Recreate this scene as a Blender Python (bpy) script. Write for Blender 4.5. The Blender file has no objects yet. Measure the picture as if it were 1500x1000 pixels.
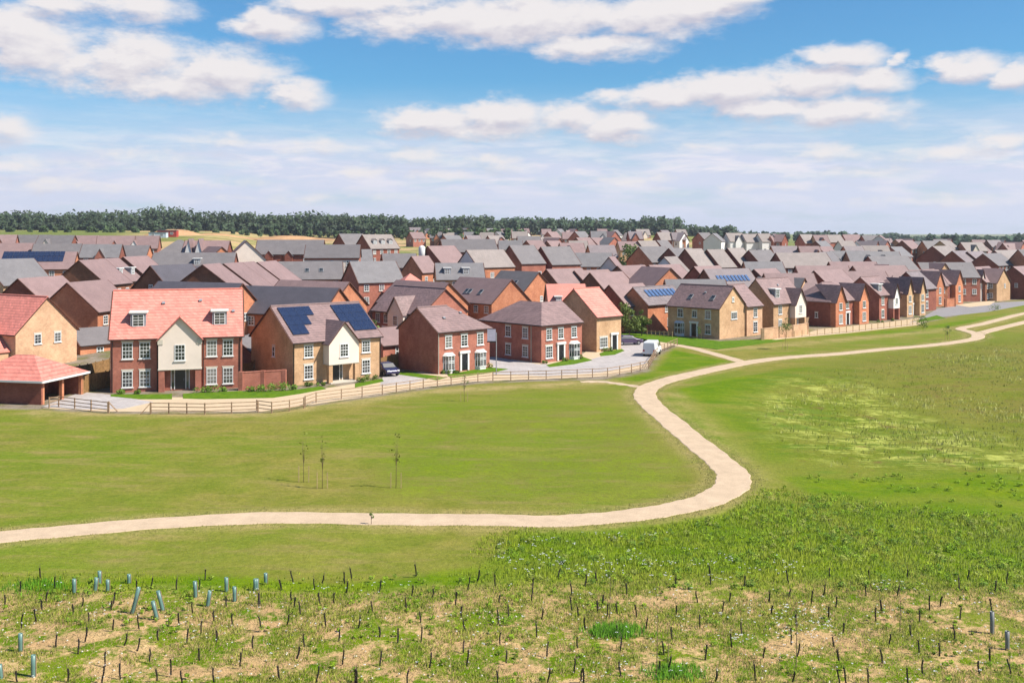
import bpy, bmesh, math, random
import numpy as np
from mathutils import Vector, Matrix, Euler
random.seed(7); rng=np.random.default_rng(11)
sc=bpy.context.scene; col=sc.collection
R=math.radians
F=1500.0; CH=17.5; HY=340.0          # focal length (in photo pixels), camera height, horizon row
def G(px,py,z=0.0):                  # photo pixel -> point on a level at height z
    D=F*(CH-z)/(py-HY); return ((px-750)*D/F, D)
# ---------------------------------------------------------------- terrain
def prof(tab,D):
    a,b=zip(*tab); return np.interp(D,a,b)
PL=[(0,0),(122,0),(150,2.4),(185,3.0),(235,3.6),(265,4.4),(285,5.6),(305,7.0),(325,8.6),(400,12.6),(500,15.6),(730,19.5),(1500,25),(7000,25)]
PM=[(0,0),(243,0),(290,1.2),(320,2.5),(360,4.1),(430,6.2),(520,8.6),(650,11.5),(850,16.5),(1500,18),(7000,18)]
PR=[(0,0),(285,0),(330,1.0),(430,4.2),(520,6.6),(700,6.5),(1200,4),(3000,3),(7000,3)]
def sst(a,b,x):
    t=np.clip((x-a)/(b-a),0,1); return t*t*(3-2*t)
def terr(X,Y):
    X=np.asarray(X,float); Y=np.asarray(Y,float)
    p=750+F*X/np.maximum(Y,20)
    D=np.maximum(Y,0)
    wl=1-sst(300,470,p); wr=sst(1000,1180,p)
    z=prof(PL,D)*wl+prof(PR,D)*wr+prof(PM,D)*(1-wl-wr)
    far=sst(300,500,Y)
    z=z+far*0.8*np.sin(X*0.011+1)*np.cos(Y*0.009)
    rr=np.hypot((X-46)/32,(Y-101)/25); z=z-1.5*(1-sst(.15,1.0,rr))
    return z
def tz(x,y): return float(terr(x,y))
# ---------------------------------------------------------------- mesh helper
class MB:
    def __init__(s): s.v=[]; s.f=[]; s.m=[]
    def add(s,vs,fs,m=0):
        n=len(s.v); s.v+= [tuple(v) for v in vs]; s.f+=[tuple(n+i for i in f) for f in fs]; s.m+=[m]*len(fs)
    def box(s,x0,y0,z0,x1,y1,z1,m=0):
        s.add([(x0,y0,z0),(x1,y0,z0),(x1,y1,z0),(x0,y1,z0),(x0,y0,z1),(x1,y0,z1),(x1,y1,z1),(x0,y1,z1)],
              [(0,3,2,1),(4,5,6,7),(0,1,5,4),(1,2,6,5),(2,3,7,6),(3,0,4,7)],m)
    def bar(s,a,b,t,m=0,up=(0,0,1),t2=None):     # square-section bar a->b
        a=Vector(a);b=Vector(b);d=(b-a).normalized();u=Vector(up)
        if abs(d.dot(u))>.98:u=Vector((1,0,0))
        x=d.cross(u).normalized()*t/2; y=x.normalized().cross(d)*(t2 or t)/2
        s.add([a-x-y,a+x-y,a+x+y,a-x+y,b-x-y,b+x-y,b+x+y,b-x+y],[(0,3,2,1),(4,5,6,7),(0,1,5,4),(1,2,6,5),(2,3,7,6),(3,0,4,7)],m)
    def tube(s,pts,rad,n=6,m=0):
        pts=[Vector(p) for p in pts]; rings=[]
        for i,p in enumerate(pts):
            d=(pts[min(i+1,len(pts)-1)]-pts[max(i-1,0)]).normalized()
            u=Vector((0,1,0)) if abs(d.y)<.9 else Vector((1,0,0))
            x=d.cross(u).normalized(); y=x.cross(d)
            r=rad[i] if isinstance(rad,(list,tuple)) else rad
            rings.append([p+(x*math.cos(k*2*math.pi/n)+y*math.sin(k*2*math.pi/n))*r for k in range(n)])
        vs=[q for r_ in rings for q in r_]; fs=[]
        for i in range(len(pts)-1):
            for k in range(n): fs.append((i*n+k,i*n+(k+1)%n,(i+1)*n+(k+1)%n,(i+1)*n+k))
        fs.append(tuple(range(n))[::-1]); fs.append(tuple((len(pts)-1)*n+k for k in range(n)))
        s.add(vs,fs,m)
    def mesh(s,name,mats,smooth=False):
        me=bpy.data.meshes.new(name); me.from_pydata(s.v,[],s.f)
        for m in (mats if isinstance(mats,(list,tuple)) else [mats]): me.materials.append(m)
        if len(me.materials)>1: me.polygons.foreach_set('material_index',s.m)
        if smooth: me.polygons.foreach_set('use_smooth',[True]*len(s.f))
        me.update(); return me
def obj(name,me,parent=None,loc=(0,0,0),rz=0.0,rot=None):
    o=bpy.data.objects.new(name,me); col.objects.link(o)
    o.parent=parent; o.location=loc
    o.rotation_euler=rot if rot else (0,0,rz)
    return o
def tag(o,label=None,cat=None,group=None,kind=None):
    if label:o['label']=label
    if cat:o['category']=cat
    if group:o['group']=group
    if kind:o['kind']=kind
    return o
def npmesh(name,verts,nper,mat,cols=None,smooth=False):
    """verts (N*nper,3): N separate polygons of nper corners; cols (N,3)"""
    n=len(verts)//nper; me=bpy.data.meshes.new(name)
    me.vertices.add(len(verts)); me.vertices.foreach_set('co',verts.astype(np.float32).ravel())
    me.loops.add(len(verts)); me.loops.foreach_set('vertex_index',np.arange(len(verts),dtype=np.int32))
    me.polygons.add(n); me.polygons.foreach_set('loop_start',np.arange(0,len(verts),nper,dtype=np.int32))
    me.update(calc_edges=True); me.materials.append(mat)
    if cols is not None:
        ca=me.color_attributes.new('tint','FLOAT_COLOR','POINT')
        c=np.ones((len(verts),4),np.float32); c[:,:3]=np.repeat(cols,nper,axis=0); ca.data.foreach_set('color',c.ravel())
    return me
KA=.84   # one scale for all base colours, paired with the exposure
# ---------------------------------------------------------------- materials
def lin(c): return tuple(((v/255)/12.92 if v<=10 else (((v/255)+.055)/1.055)**2.4) for v in c)+(1,)
class N:
    def __init__(s,name):
        s.mat=bpy.data.materials.new(name); s.mat.use_nodes=True; s.t=s.mat.node_tree
        s.b=s.t.nodes['Principled BSDF']; s.l=s.t.links
    def n(s,ty,**k):
        x=s.t.nodes.new(ty)
        for a,v in k.items():
            if a.startswith('i_'):
                key=a[2:]; key=int(key) if key.isdigit() else key.replace('_',' ')
                x.inputs[key].default_value=v
            else: setattr(x,a,v)
        return x
    def k(s,a,b): s.l.new(a,b)
def noise(t,scale,vec=None,det=3,rough=.55,dist=0):
    x=t.n('ShaderNodeTexNoise',i_Scale=scale,i_Detail=det,i_Roughness=rough,i_Distortion=dist)
    if vec is not None:t.k(vec,x.inputs['Vector'])
    return x.outputs['Fac']
def ramp(t,fac,p0,p1,c0=(0,0,0,1),c1=(1,1,1,1)):
    x=t.n('ShaderNodeValToRGB'); e=x.color_ramp.elements; e[0].position=p0;e[0].color=c0;e[1].position=p1;e[1].color=c1
    t.k(fac,x.inputs['Fac']); return x.outputs['Color']
def mix(t,fac,a,b,mode='MIX'):
    x=t.n('ShaderNodeMixRGB',blend_type=mode)
    for i,v in ((0,fac),(1,a),(2,b)):
        if hasattr(v,'is_linked'): t.k(v,x.inputs[i])
        else: x.inputs[i].default_value=v
    return x.outputs[0]
def mth(t,op,a,b=None,c=None,clamp=False):
    x=t.n('ShaderNodeMath',operation=op,use_clamp=clamp)
    for i,v in enumerate((a,b,c)):
        if v is None: continue
        if hasattr(v,'is_linked'): t.k(v,x.inputs[i])
        else: x.inputs[i].default_value=v
    return x.outputs[0]
def sc3(c,f): return (c[0]*f,c[1]*f,c[2]*f,1)
def plain(name,c,rough=.6,spec=.3,metal=0,var=.12,scale=3):
    t=N(name); t.b.inputs['Roughness'].default_value=rough; t.b.inputs['Specular IOR Level'].default_value=spec
    t.b.inputs['Metallic'].default_value=metal
    tc=t.n('ShaderNodeTexCoord'); f=noise(t,scale,tc.outputs['Object'])
    t.k(ramp(t,f,.3,.7,sc3(c,1-var),sc3(c,1+var)),t.b.inputs['Base Color']); return t.mat
def objvar(t,c,amt):
    oi=t.n('ShaderNodeObjectInfo'); v=mth(t,'MULTIPLY_ADD',oi.outputs['Random'],amt*2,1-amt)
    hs=t.n('ShaderNodeHueSaturation'); t.k(c,hs.inputs['Color']); t.k(v,hs.inputs['Value']); return hs.outputs['Color']
def brick(name,c,c2,fine=True):
    t=N(name); t.b.inputs['Roughness'].default_value=.9; t.b.inputs['Specular IOR Level'].default_value=.15
    tc=t.n('ShaderNodeTexCoord'); P=tc.outputs['Object']
    big=noise(t,.55,P,4,.6); base=ramp(t,big,.32,.68,sc3(c,.86),sc3(c2,1.05))
    if fine:
        # brick courses: individual bricks as a noise stretched along the courses, mortar lines by height
        sep=t.n('ShaderNodeSeparateXYZ'); t.k(P,sep.inputs[0])
        hx=mth(t,'ADD',sep.outputs[0],sep.outputs[1])
        cm=t.n('ShaderNodeCombineXYZ'); t.k(hx,cm.inputs[0]); t.k(sep.outputs[2],cm.inputs[1])
        br=t.n('ShaderNodeTexBrick',i_Scale=1.0); br.inputs['Brick Width'].default_value=.225; br.inputs['Row Height'].default_value=.075
        br.inputs['Mortar Size'].default_value=.008; br.inputs['Color1'].default_value=(.86,.84,.84,1); br.inputs['Color2'].default_value=(1.12,1.08,1.05,1)
        br.inputs['Mortar'].default_value=(1.3,1.35,1.4,1); t.k(cm.outputs[0],br.inputs['Vector'])
        base=mix(t,1,base,br.outputs['Color'],'MULTIPLY')
        f2=noise(t,2.2,P,3,.7); base=mix(t,.25,base,ramp(t,f2,.3,.7,(.7,.66,.64,1),(1.2,1.18,1.16,1)),'MULTIPLY')
    t.k(objvar(t,base,.1),t.b.inputs['Base Color']); return t.mat
def rooft(name,c,lines=True,gauge=.23):
    t=N(name); t.b.inputs['Roughness'].default_value=.62; t.b.inputs['Specular IOR Level'].default_value=.35
    tc=t.n('ShaderNodeTexCoord'); P=tc.outputs['Object']
    big=noise(t,.6,P,4,.65); base=ramp(t,big,.3,.7,sc3(c,.88),sc3(c,1.12))
    sm=noise(t,6,P,2,.5); base=mix(t,.5,base,ramp(t,sm,.3,.7,(.8,.8,.8,1),(1.18,1.18,1.18,1)),'MULTIPLY')
    if lines:
        sep=t.n('ShaderNodeSeparateXYZ'); t.k(P,sep.inputs[0])
        fr=mth(t,'FRACT',mth(t,'DIVIDE',sep.outputs[2],gauge))
        ln=ramp(t,fr,.0,.42,(.58,.58,.6,1),(1.06,1.06,1.06,1))
        base=mix(t,.85,base,ln,'MULTIPLY')
        hx=mth(t,'ADD',sep.outputs[0],sep.outputs[1]); cm=t.n('ShaderNodeCombineXYZ'); t.k(hx,cm.inputs[0]); t.k(sep.outputs[2],cm.inputs[1])
        br=t.n('ShaderNodeTexBrick',i_Scale=1.0); br.inputs['Brick Width'].default_value=.33; br.inputs['Row Height'].default_value=gauge; br.inputs['Mortar Size'].default_value=0
        br.inputs['Color1'].default_value=(.84,.84,.84,1); br.inputs['Color2'].default_value=(1.14,1.12,1.12,1); t.k(cm.outputs[0],br.inputs['Vector']); base=mix(t,1,base,br.outputs['Color'],'MULTIPLY')
        bp=t.n('ShaderNodeBump',i_Strength=.5,i_Distance=.03); t.k(fr,bp.inputs['Height']); t.k(bp.outputs[0],t.b.inputs['Normal'])
    t.k(objvar(t,base,.07),t.b.inputs['Base Color']); return t.mat
W={}; 
W['red']=brick('red brick',(.39,.145,.10,1),(.45,.18,.125,1)); W['orange']=brick('orange brick',(.50,.19,.10,1),(.56,.24,.13,1))
W['dark']=brick('dark red brick',(.24,.082,.056,1),(.29,.105,.07,1)); W['tan']=brick('buff brick',(.54,.33,.18,1),(.62,.40,.23,1))
W['peach']=brick('peach brick',(.66,.40,.24,1),(.72,.46,.28,1)); W['brown']=brick('brown brick',(.22,.095,.055,1),(.27,.12,.07,1))
W['cream']=plain('cream render',(.83,.70,.59,1),.85,.2,0,.05,.8); W['white']=plain('white render',(.82,.80,.76,1),.85,.2,0,.04,.8)
RC={'plum':(.275,.180,.168,1),'grey':(.180,.160,.158,1),'slate':(.20,.185,.185,1),'dark':(.105,.095,.110,1),'salmon':(.74,.255,.195,1),'taupe':(.285,.235,.21,1),'lilac':(.235,.19,.19,1)}
RN={k:rooft(k+' roof tiles',c,True,.30 if k=='salmon' else .24) for k,c in RC.items()}
RF={k:rooft(k+' roof tiles far off',c,False) for k,c in RC.items()}
M={}
M['frame']=plain('white window frame',(.85,.85,.83,1),.4,.4,0,.02); M['stone']=plain('pale stone',(.62,.56,.46,1),.8,.2,0,.08)
M['fasc']=plain('dark brown gutter',(.035,.025,.022,1),.5,.3,0,.1); M['black']=plain('black paint',(.012,.012,.014,1),.35,.5)
M['lead']=plain('grey lead',(.28,.29,.31,1),.5,.4); M['wood']=plain('treated timber',(.30,.17,.07,1),.85,.15,0,.3,4)
M['fence']=plain('weathered fence timber',(.40,.26,.16,1),.85,.15,0,.3,5)
M['palewood']=plain('pale new timber',(.55,.38,.20,1),.8,.15,0,.2,5)
M['verge']=plain('verge trim',(.12,.055,.04,1),.7,.2); M['whitetrim']=plain('white trim',(.8,.78,.74,1),.5,.3,0,.03)
M['ridge']={k:plain(k+' ridge tile',sc3(c,.9),.7,.3) for k,c in RC.items()}
t=N('window glass'); t.b.inputs['Roughness'].default_value=.06; t.b.inputs['Specular IOR Level'].default_value=.8
tc=t.n('ShaderNodeTexCoord'); t.k(ramp(t,noise(t,1.1,tc.outputs['Object'],2),.4,.62,(.012,.016,.018,1),(.07,.075,.075,1)),t.b.inputs['Base Color']); 
_bc=t.b.inputs['Base Color'].links[0].from_socket; _oi=t.n('ShaderNodeObjectInfo'); t.k(mix(t,ramp(t,_oi.outputs['Random'],.5,1.0),_bc,(.20,.19,.175,1)),t.b.inputs['Base Color'])
M['glass']=t.mat
t=N('solar panel cells'); t.b.inputs['Roughness'].default_value=.16; t.b.inputs['Specular IOR Level'].default_value=.6
tc=t.n('ShaderNodeTexCoord'); br=t.n('ShaderNodeTexBrick',i_Scale=1.0,offset=0.0); br.inputs['Brick Width'].default_value=.16; br.inputs['Row Height'].default_value=.16; br.inputs['Mortar Size'].default_value=.006
br.inputs['Color1'].default_value=(.012,.020,.055,1); br.inputs['Color2'].default_value=(.016,.028,.07,1); br.inputs['Mortar'].default_value=(.06,.07,.10,1)
t.k(tc.outputs['Object'],br.inputs['Vector']); t.k(br.outputs['Color'],t.b.inputs['Base Color']); M['solar']=t.mat
M['solarblue']=plain('blue solar cells',(.10,.16,.30,1),.15,.6,0,.25,2)
M['bark']=plain('bark',(.20,.14,.09,1),.9,.1,0,.3,6)
M['guard']=plain('black plastic guard',(.020,.014,.014,1),.55,.3,0,.3,20)
def leafmat(name,c,tr=.25):
    t=N(name); t.b.inputs['Roughness'].default_value=.6; t.b.inputs['Specular IOR Level'].default_value=.2; c=sc3(c,KA)
    at=t.n('ShaderNodeAttribute',attribute_name='tint'); c_=mix(t,1,c,at.outputs['Color'],'MULTIPLY'); t.k(c_,t.b.inputs['Base Color'])
    ts=t.n('ShaderNodeBsdfTranslucent'); t.k(c_,ts.inputs['Color']); mx=t.n('ShaderNodeMixShader',i_0=tr)
    t.k(t.b.outputs[0],mx.inputs[1]); t.k(ts.outputs[0],mx.inputs[2]); t.k(mx.outputs[0],t.t.nodes['Material Output'].inputs['Surface']); return t.mat
M['leaf']=leafmat('tree leaves',(.13,.18,.055,1)); M['leaf2']=leafmat('bright leaves',(.16,.24,.05,1)); M['wood_far']=leafmat('woodland leaves',(.090,.130,.070,1),.3)  # woodland leaves paler than near trees: distance haze put into the colour
M['grassblade']=leafmat('grass blades',(1,1,1,1),.35)
_t=M['grassblade'].node_tree; _c=_t.nodes.new('ShaderNodeCombineXYZ'); _c.inputs[2].default_value=1.0
_g=_t.nodes.new('ShaderNodeNewGeometry'); _m=_t.nodes.new('ShaderNodeMix'); _m.data_type='VECTOR'; _m.inputs[0].default_value=.75; _t.links.new(_g.outputs['Normal'],_m.inputs[4]); _t.links.new(_c.outputs[0],_m.inputs[5])
_t.links.new(_m.outputs[1],_t.nodes['Principled BSDF'].inputs['Normal']); 
for _k in ('wood_far',):
    _t=M[_k].node_tree; _c=_t.nodes.new('ShaderNodeCombineXYZ'); _c.inputs[2].default_value=1.0
    _g=_t.nodes.new('ShaderNodeNewGeometry'); _m=_t.nodes.new('ShaderNodeMix'); _m.data_type='VECTOR'; _m.inputs[0].default_value=.72; _t.links.new(_g.outputs['Normal'],_m.inputs[4]); _t.links.new(_c.outputs[0],_m.inputs[5])
    _t.links.new(_m.outputs[1],_t.nodes['Principled BSDF'].inputs['Normal'])
M['petal']=leafmat('white petals',(1,1,1,1),.3)
# ---------------------------------------------------------------- windows, doors
cache={}
def win_meshes(w,h,cols,rows,near):
    key=(round(w,2),round(h,2),cols,rows,near)
    if key in cache: return cache[key]
    fb=.07 if near else .10; gb=.035 if near else .06
    m=MB(); y0,y1=-.055,.03
    m.box(-w/2,y0,0,-w/2+fb,y1,h); m.box(w/2-fb,y0,0,w/2,y1,h); m.box(-w/2+fb,y0,0,w/2-fb,y1,fb); m.box(-w/2+fb,y0,h-fb,w/2-fb,y1,h)
    iw=w-2*fb; ih=h-2*fb
    for i in range(1,cols):
        x=-w/2+fb+iw*i/cols; m.box(x-gb/2,y0+.012,fb,x+gb/2,y1-.01,h-fb)
    for j in range(1,rows):
        z=fb+ih*j/rows; g=gb*1.7 if (j*2==rows) else gb
        m.box(-w/2+fb,y0+.006,z-g/2,w/2-fb,y1-.016,z+g/2)
    fr=m.mesh('window frame',M['frame'])
    p=MB(); p.box(-w/2+fb*.5,-.022,fb*.5,w/2-fb*.5,.02,h-fb*.5); pn=p.mesh('pane',M['glass'])
    s=MB(); s.box(-w/2-.1,-.12,-.11,w/2+.1,.04,-.002); sl=s.mesh('sill',M['stone'] if not near else M['whitetrim'])
    l=MB(); l.add([(-w/2-.12,-.03,h+.22),(-w/2-.02,-.03,h+.005),(w/2+.02,-.03,h+.005),(w/2+.12,-.03,h+.22),(-w/2-.12,.03,h+.22),(-w/2-.02,.03,h+.005),(w/2+.02,.03,h+.005),(w/2+.12,.03,h+.22)],
        [(0,1,2,3),(7,6,5,4),(0,3,7,4),(1,5,6,2),(0,4,5,1),(3,2,6,7)]); ln=l.mesh('lintel',M['stone'])
    fm=MB(); fm.v=list(m.v); fm.f=list(m.f); fm.m=[0]*len(m.f)
    fm.box(-w/2+fb*.5,-.022,fb*.5,w/2-fb*.5,.02,h-fb*.5,1); far=fm.mesh('window',[M['frame'],M['glass']])
    cache[key]=(fr,pn,sl,ln,far); return cache[key]
def place(root,w,d,face,u,z,off=0.0):
    if face=='F': return (u,-d/2-off,z),0
    if face=='B': return (-u,d/2+off,z),math.pi
    if face=='R': return (w/2+off,u,z),math.pi/2
    return (-w/2-off,-u,z),-math.pi/2
def window(root,pos,rz,w=1.1,h=1.3,cols=2,rows=4,lvl=2,lintel=False):
    fr,pn,sl,ln,far=win_meshes(w,h,cols,rows,lvl>=3)
    if lvl<=1: return obj('window',far,root,pos,rz)
    o=obj('window',fr,root,pos,rz); obj('pane',pn,o); obj('sill',sl,o)
    if lintel: obj('lintel',ln,o)
    return o
def door(root,pos,rz,w=1.0,h=2.1,surround=True,side=False,colr='black',lvl=3):
    key=('door',w,h,surround,side,colr)
    if key not in cache:
        m=MB(); m.box(-w/2,-.03,0.03,w/2,.03,h)
        for a in (0,1):
            for b in (0,1,2): m.box(-w/2+.12+a*(w/2-.06),-.045,.15+b*.65,-w/2+.12+a*(w/2-.06)+w/2-.2,-.028,.15+b*.65+.5)
        dm=m.mesh('door',M[colr])
        s=MB()
        if surround:
            s.box(-w/2-.28,-.14,0,-w/2-.02,.03,h+.1); s.box(w/2+.02,-.14,0,w/2+.28,.03,h+.1); s.box(-w/2-.38,-.22,h+.1,w/2+.38,.03,h+.42)
        if side:
            for q in (-1,1):
                x=q*(w/2+.25); s.box(x-.22,-.05,0,x-.14,.03,h+.1); s.box(x+.14,-.05,0,x+.22,.03,h+.1)
            s.box(-w/2-.47,-.05,h+.1,w/2+.47,.03,h+.2)
        hm=MB(); hm.tube([(w/2-.13,-.06,.95),(w/2-.13,-.06,1.2)],.02,6)
        gl=MB()
        if side: gl.box(-.14,-.02,.1,.14,.02,h+.1)
        cache[key]=(dm,s.mesh('surround',M['whitetrim']),hm.mesh('handle',M['lead']),gl.mesh('sidelight',M['glass']) if side else None)
    dm,sm,hm,gm=cache[key]
    o=obj('door',dm,root,pos,rz)
    if lvl>=2: obj('handle',hm,o)
    if surround or side: obj('door_surround',sm,o)
    if gm:
        for q in (-1,1): obj('sidelight',gm,o,(q*(w/2+.25),0,0))
    return o
# ---------------------------------------------------------------- house builder
def roof_mb(w,d,eave,rise,hipL,hipR,o=.3,v=.12,th=.14):
    sl=rise/(d/2); ze=eave-o*sl; Y=d/2+o
    xl=-w/2-(o if hipL else v); xr=w/2+(o if hipR else v)
    ins=min(Y,(w/2+o)-.05 if (hipL and hipR) else 9e9)
    r1=xl+ins if hipL else xl; r2=xr-ins if hipR else xr
    zr=eave+rise
    T=[(xl,-Y,ze),(xr,-Y,ze),(xr,Y,ze),(xl,Y,ze),(r1,0,zr),(r2,0,zr)]
    B=[(x,y,z) for x,y,z in T]; T=[(x,y,z+th) for x,y,z in T]
    m=MB(); f=[(0,1,5,4),(2,3,4,5)]
    edges=[(0,1),(2,3)]
    if hipR: f.append((1,2,5)); edges.append((1,2))
    else: edges+= [(1,5),(5,2)]
    if hipL: f.append((3,0,4)); edges.append((3,0))
    else: edges+= [(3,4),(4,0)]
    fs=list(f)+[tuple(6+i for i in q[::-1]) for q in f]+[(b,a,a+6,b+6) for a,b in edges]
    m.add(T+B,fs); return m,(xl,xr,r1,r2,ze,Y,zr)
def wall_mb(w,d,eave,rise,hipL,hipR,z0=-3.5,inset=0):
    m=MB(); a,b=w/2,d/2
    m.add([(-a,-b,z0),(a,-b,z0),(a,-b,eave),(-a,-b,eave)],[(0,1,2,3)])
    m.add([(a,b,z0),(-a,b,z0),(-a,b,eave),(a,b,eave)],[(0,1,2,3)])
    zr=eave+rise
    m.add([(a,-b,z0),(a,b,z0),(a,b,eave),(a,-b,eave)]+([] if hipR else [(a,0,zr)]),[(0,1,2,3) if hipR else (0,1,2,4,3)])
    m.add([(-a,b,z0),(-a,-b,z0),(-a,-b,eave),(-a,b,eave)]+([] if hipL else [(-a,0,zr)]),[(0,1,2,3) if hipL else (0,1,2,4,3)])
    return m
def add_slope_box(root,name,mat,w,d,eave,rise,x,t,sx,sy,thick=.08,side=-1,lift=.15,me=None):
    """a slab lying on the roof slope; t = metres up the slope from wall line"""
    th=math.atan2(rise,d/2); y=-d/2+t*math.cos(th); z=eave+t*math.sin(th)+lift/math.cos(th)
    if me is None:
        key=('slab',sx,sy,thick,mat.name)
        if key not in cache:
            m=MB(); m.box(-sx/2,-sy/2,0,sx/2,sy/2,thick); cache[key]=m.mesh(name,mat)
        me=cache[key]
    if side==-1: return obj(name,me,root,(x,y,z),rot=(th,0,0))
    return obj(name,me,root,(x,-y,z),rot=(-th,0,0))
def gabled_bay(root,w,d,eave,rise,x,bw,pr,z0,be,br,wm,rm,trim,lvl=3):
    sl=rise/(d/2); y0=-d/2-pr; zr=be+br
    m=MB(); a=bw/2
    m.add([(x-a,y0,z0),(x+a,y0,z0),(x+a,y0,be),(x,y0,zr),(x-a,y0,be)],[(0,1,2,3,4)])
    yb=-d/2+.02+max(0,(be-eave)/sl)
    for s_ in (-1,1):
        v=[(x+s_*a,y0,z0),(x+s_*a,yb,z0),(x+s_*a,yb,be),(x+s_*a,y0,be)]; m.add(v,[(0,1,2,3) if s_>0 else (3,2,1,0)])
    if z0>0: m.add([(x-a,y0,z0),(x+a,y0,z0),(x+a,yb,z0),(x-a,yb,z0)],[(3,2,1,0)])
    bay=obj('gabled_bay',m.mesh('gabled bay',wm),root)
    r=MB(); o=.2; bs=br/a; yf=y0-.18; th=.12
    ym=-d/2+(zr-eave)/sl+.15; ye=-d/2+max(0,(be-o*bs-eave)/sl)+.1
    for s_ in (-1,1):
        T=[(x+s_*(a+o),yf,be-o*bs+th),(x,yf,zr+th),(x,ym,zr+th),(x+s_*(a+o),ye,be-o*bs+th)]
        Bq=[(p[0],p[1],p[2]-th) for p in T]
        fs=[(0,1,2,3),(7,6,5,4),(0,4,5,1),(3,7,4,0),(2,6,7,3)]
        if s_>0: fs=[f[::-1] for f in fs]
        r.add(T+Bq,fs)
    obj('bay_roof',r.mesh('bay roof',rm),root)
    if lvl>=3:
        b=MB()
        for s_ in (-1,1): b.bar((x+s_*(a+o),yf-.03,be-o*bs+.02),(x,yf-.03,zr+.02),.05,t2=.2,up=(0,1,0))
        obj('bargeboard',b.mesh('bargeboard',trim),bay)
    return bay
def dormer(root,w,d,eave,rise,x,z0,dw=1.6,dh=1.5,flat=True,lvl=3,rm=None,wallm=None):
    sl=rise/(d/2); y0=-d/2+(z0-eave)/sl-.05; yt=-d/2+(z0+dh-eave)/sl+.2
    m=MB(); a=dw/2
    m.add([(x-a,y0,z0),(x+a,y0,z0),(x+a,y0,z0+dh),(x-a,y0,z0+dh),(x-a,yt,z0+dh),(x+a,yt,z0+dh)],[(0,1,2,3),(0,3,4),(1,5,2)])
    o=obj('dormer',m.mesh('dormer cheeks',wallm or M['lead']),root)
    r=MB()
    if flat: r.box(x-a-.18,y0-.2,z0+dh,x+a+.18,yt,z0+dh+.18)
    else:
        for s_ in (-1,1):
            r.add([(x+s_*(a+.12),y0-.15,z0+dh-.05),(x,y0-.15,z0+dh+dw*.42),(x,yt+.9,z0+dh+dw*.42),(x+s_*(a+.12),yt,z0+dh-.05)],[(0,1,2,3) if s_<0 else (3,2,1,0)])
        r.add([(x-a,y0,z0+dh),(x+a,y0,z0+dh),(x,y0,z0+dh+dw*.4)],[(0,1,2)])
    obj('dormer_roof',r.mesh('dormer roof',M['whitetrim'] if flat else (rm or M['lead'])),o)
    fr,pn,sl_,ln,far=win_meshes(dw-.4,dh-.2,2,4,lvl>=3)
    if lvl>=2:
        q=obj('window',fr,o,(x,y0-.03,z0+.08)); obj('pane',pn,o,(x,y0-.03,z0+.08))
    else: obj('window',far,o,(x,y0-.03,z0+.08))
HOUSES=[]
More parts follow.
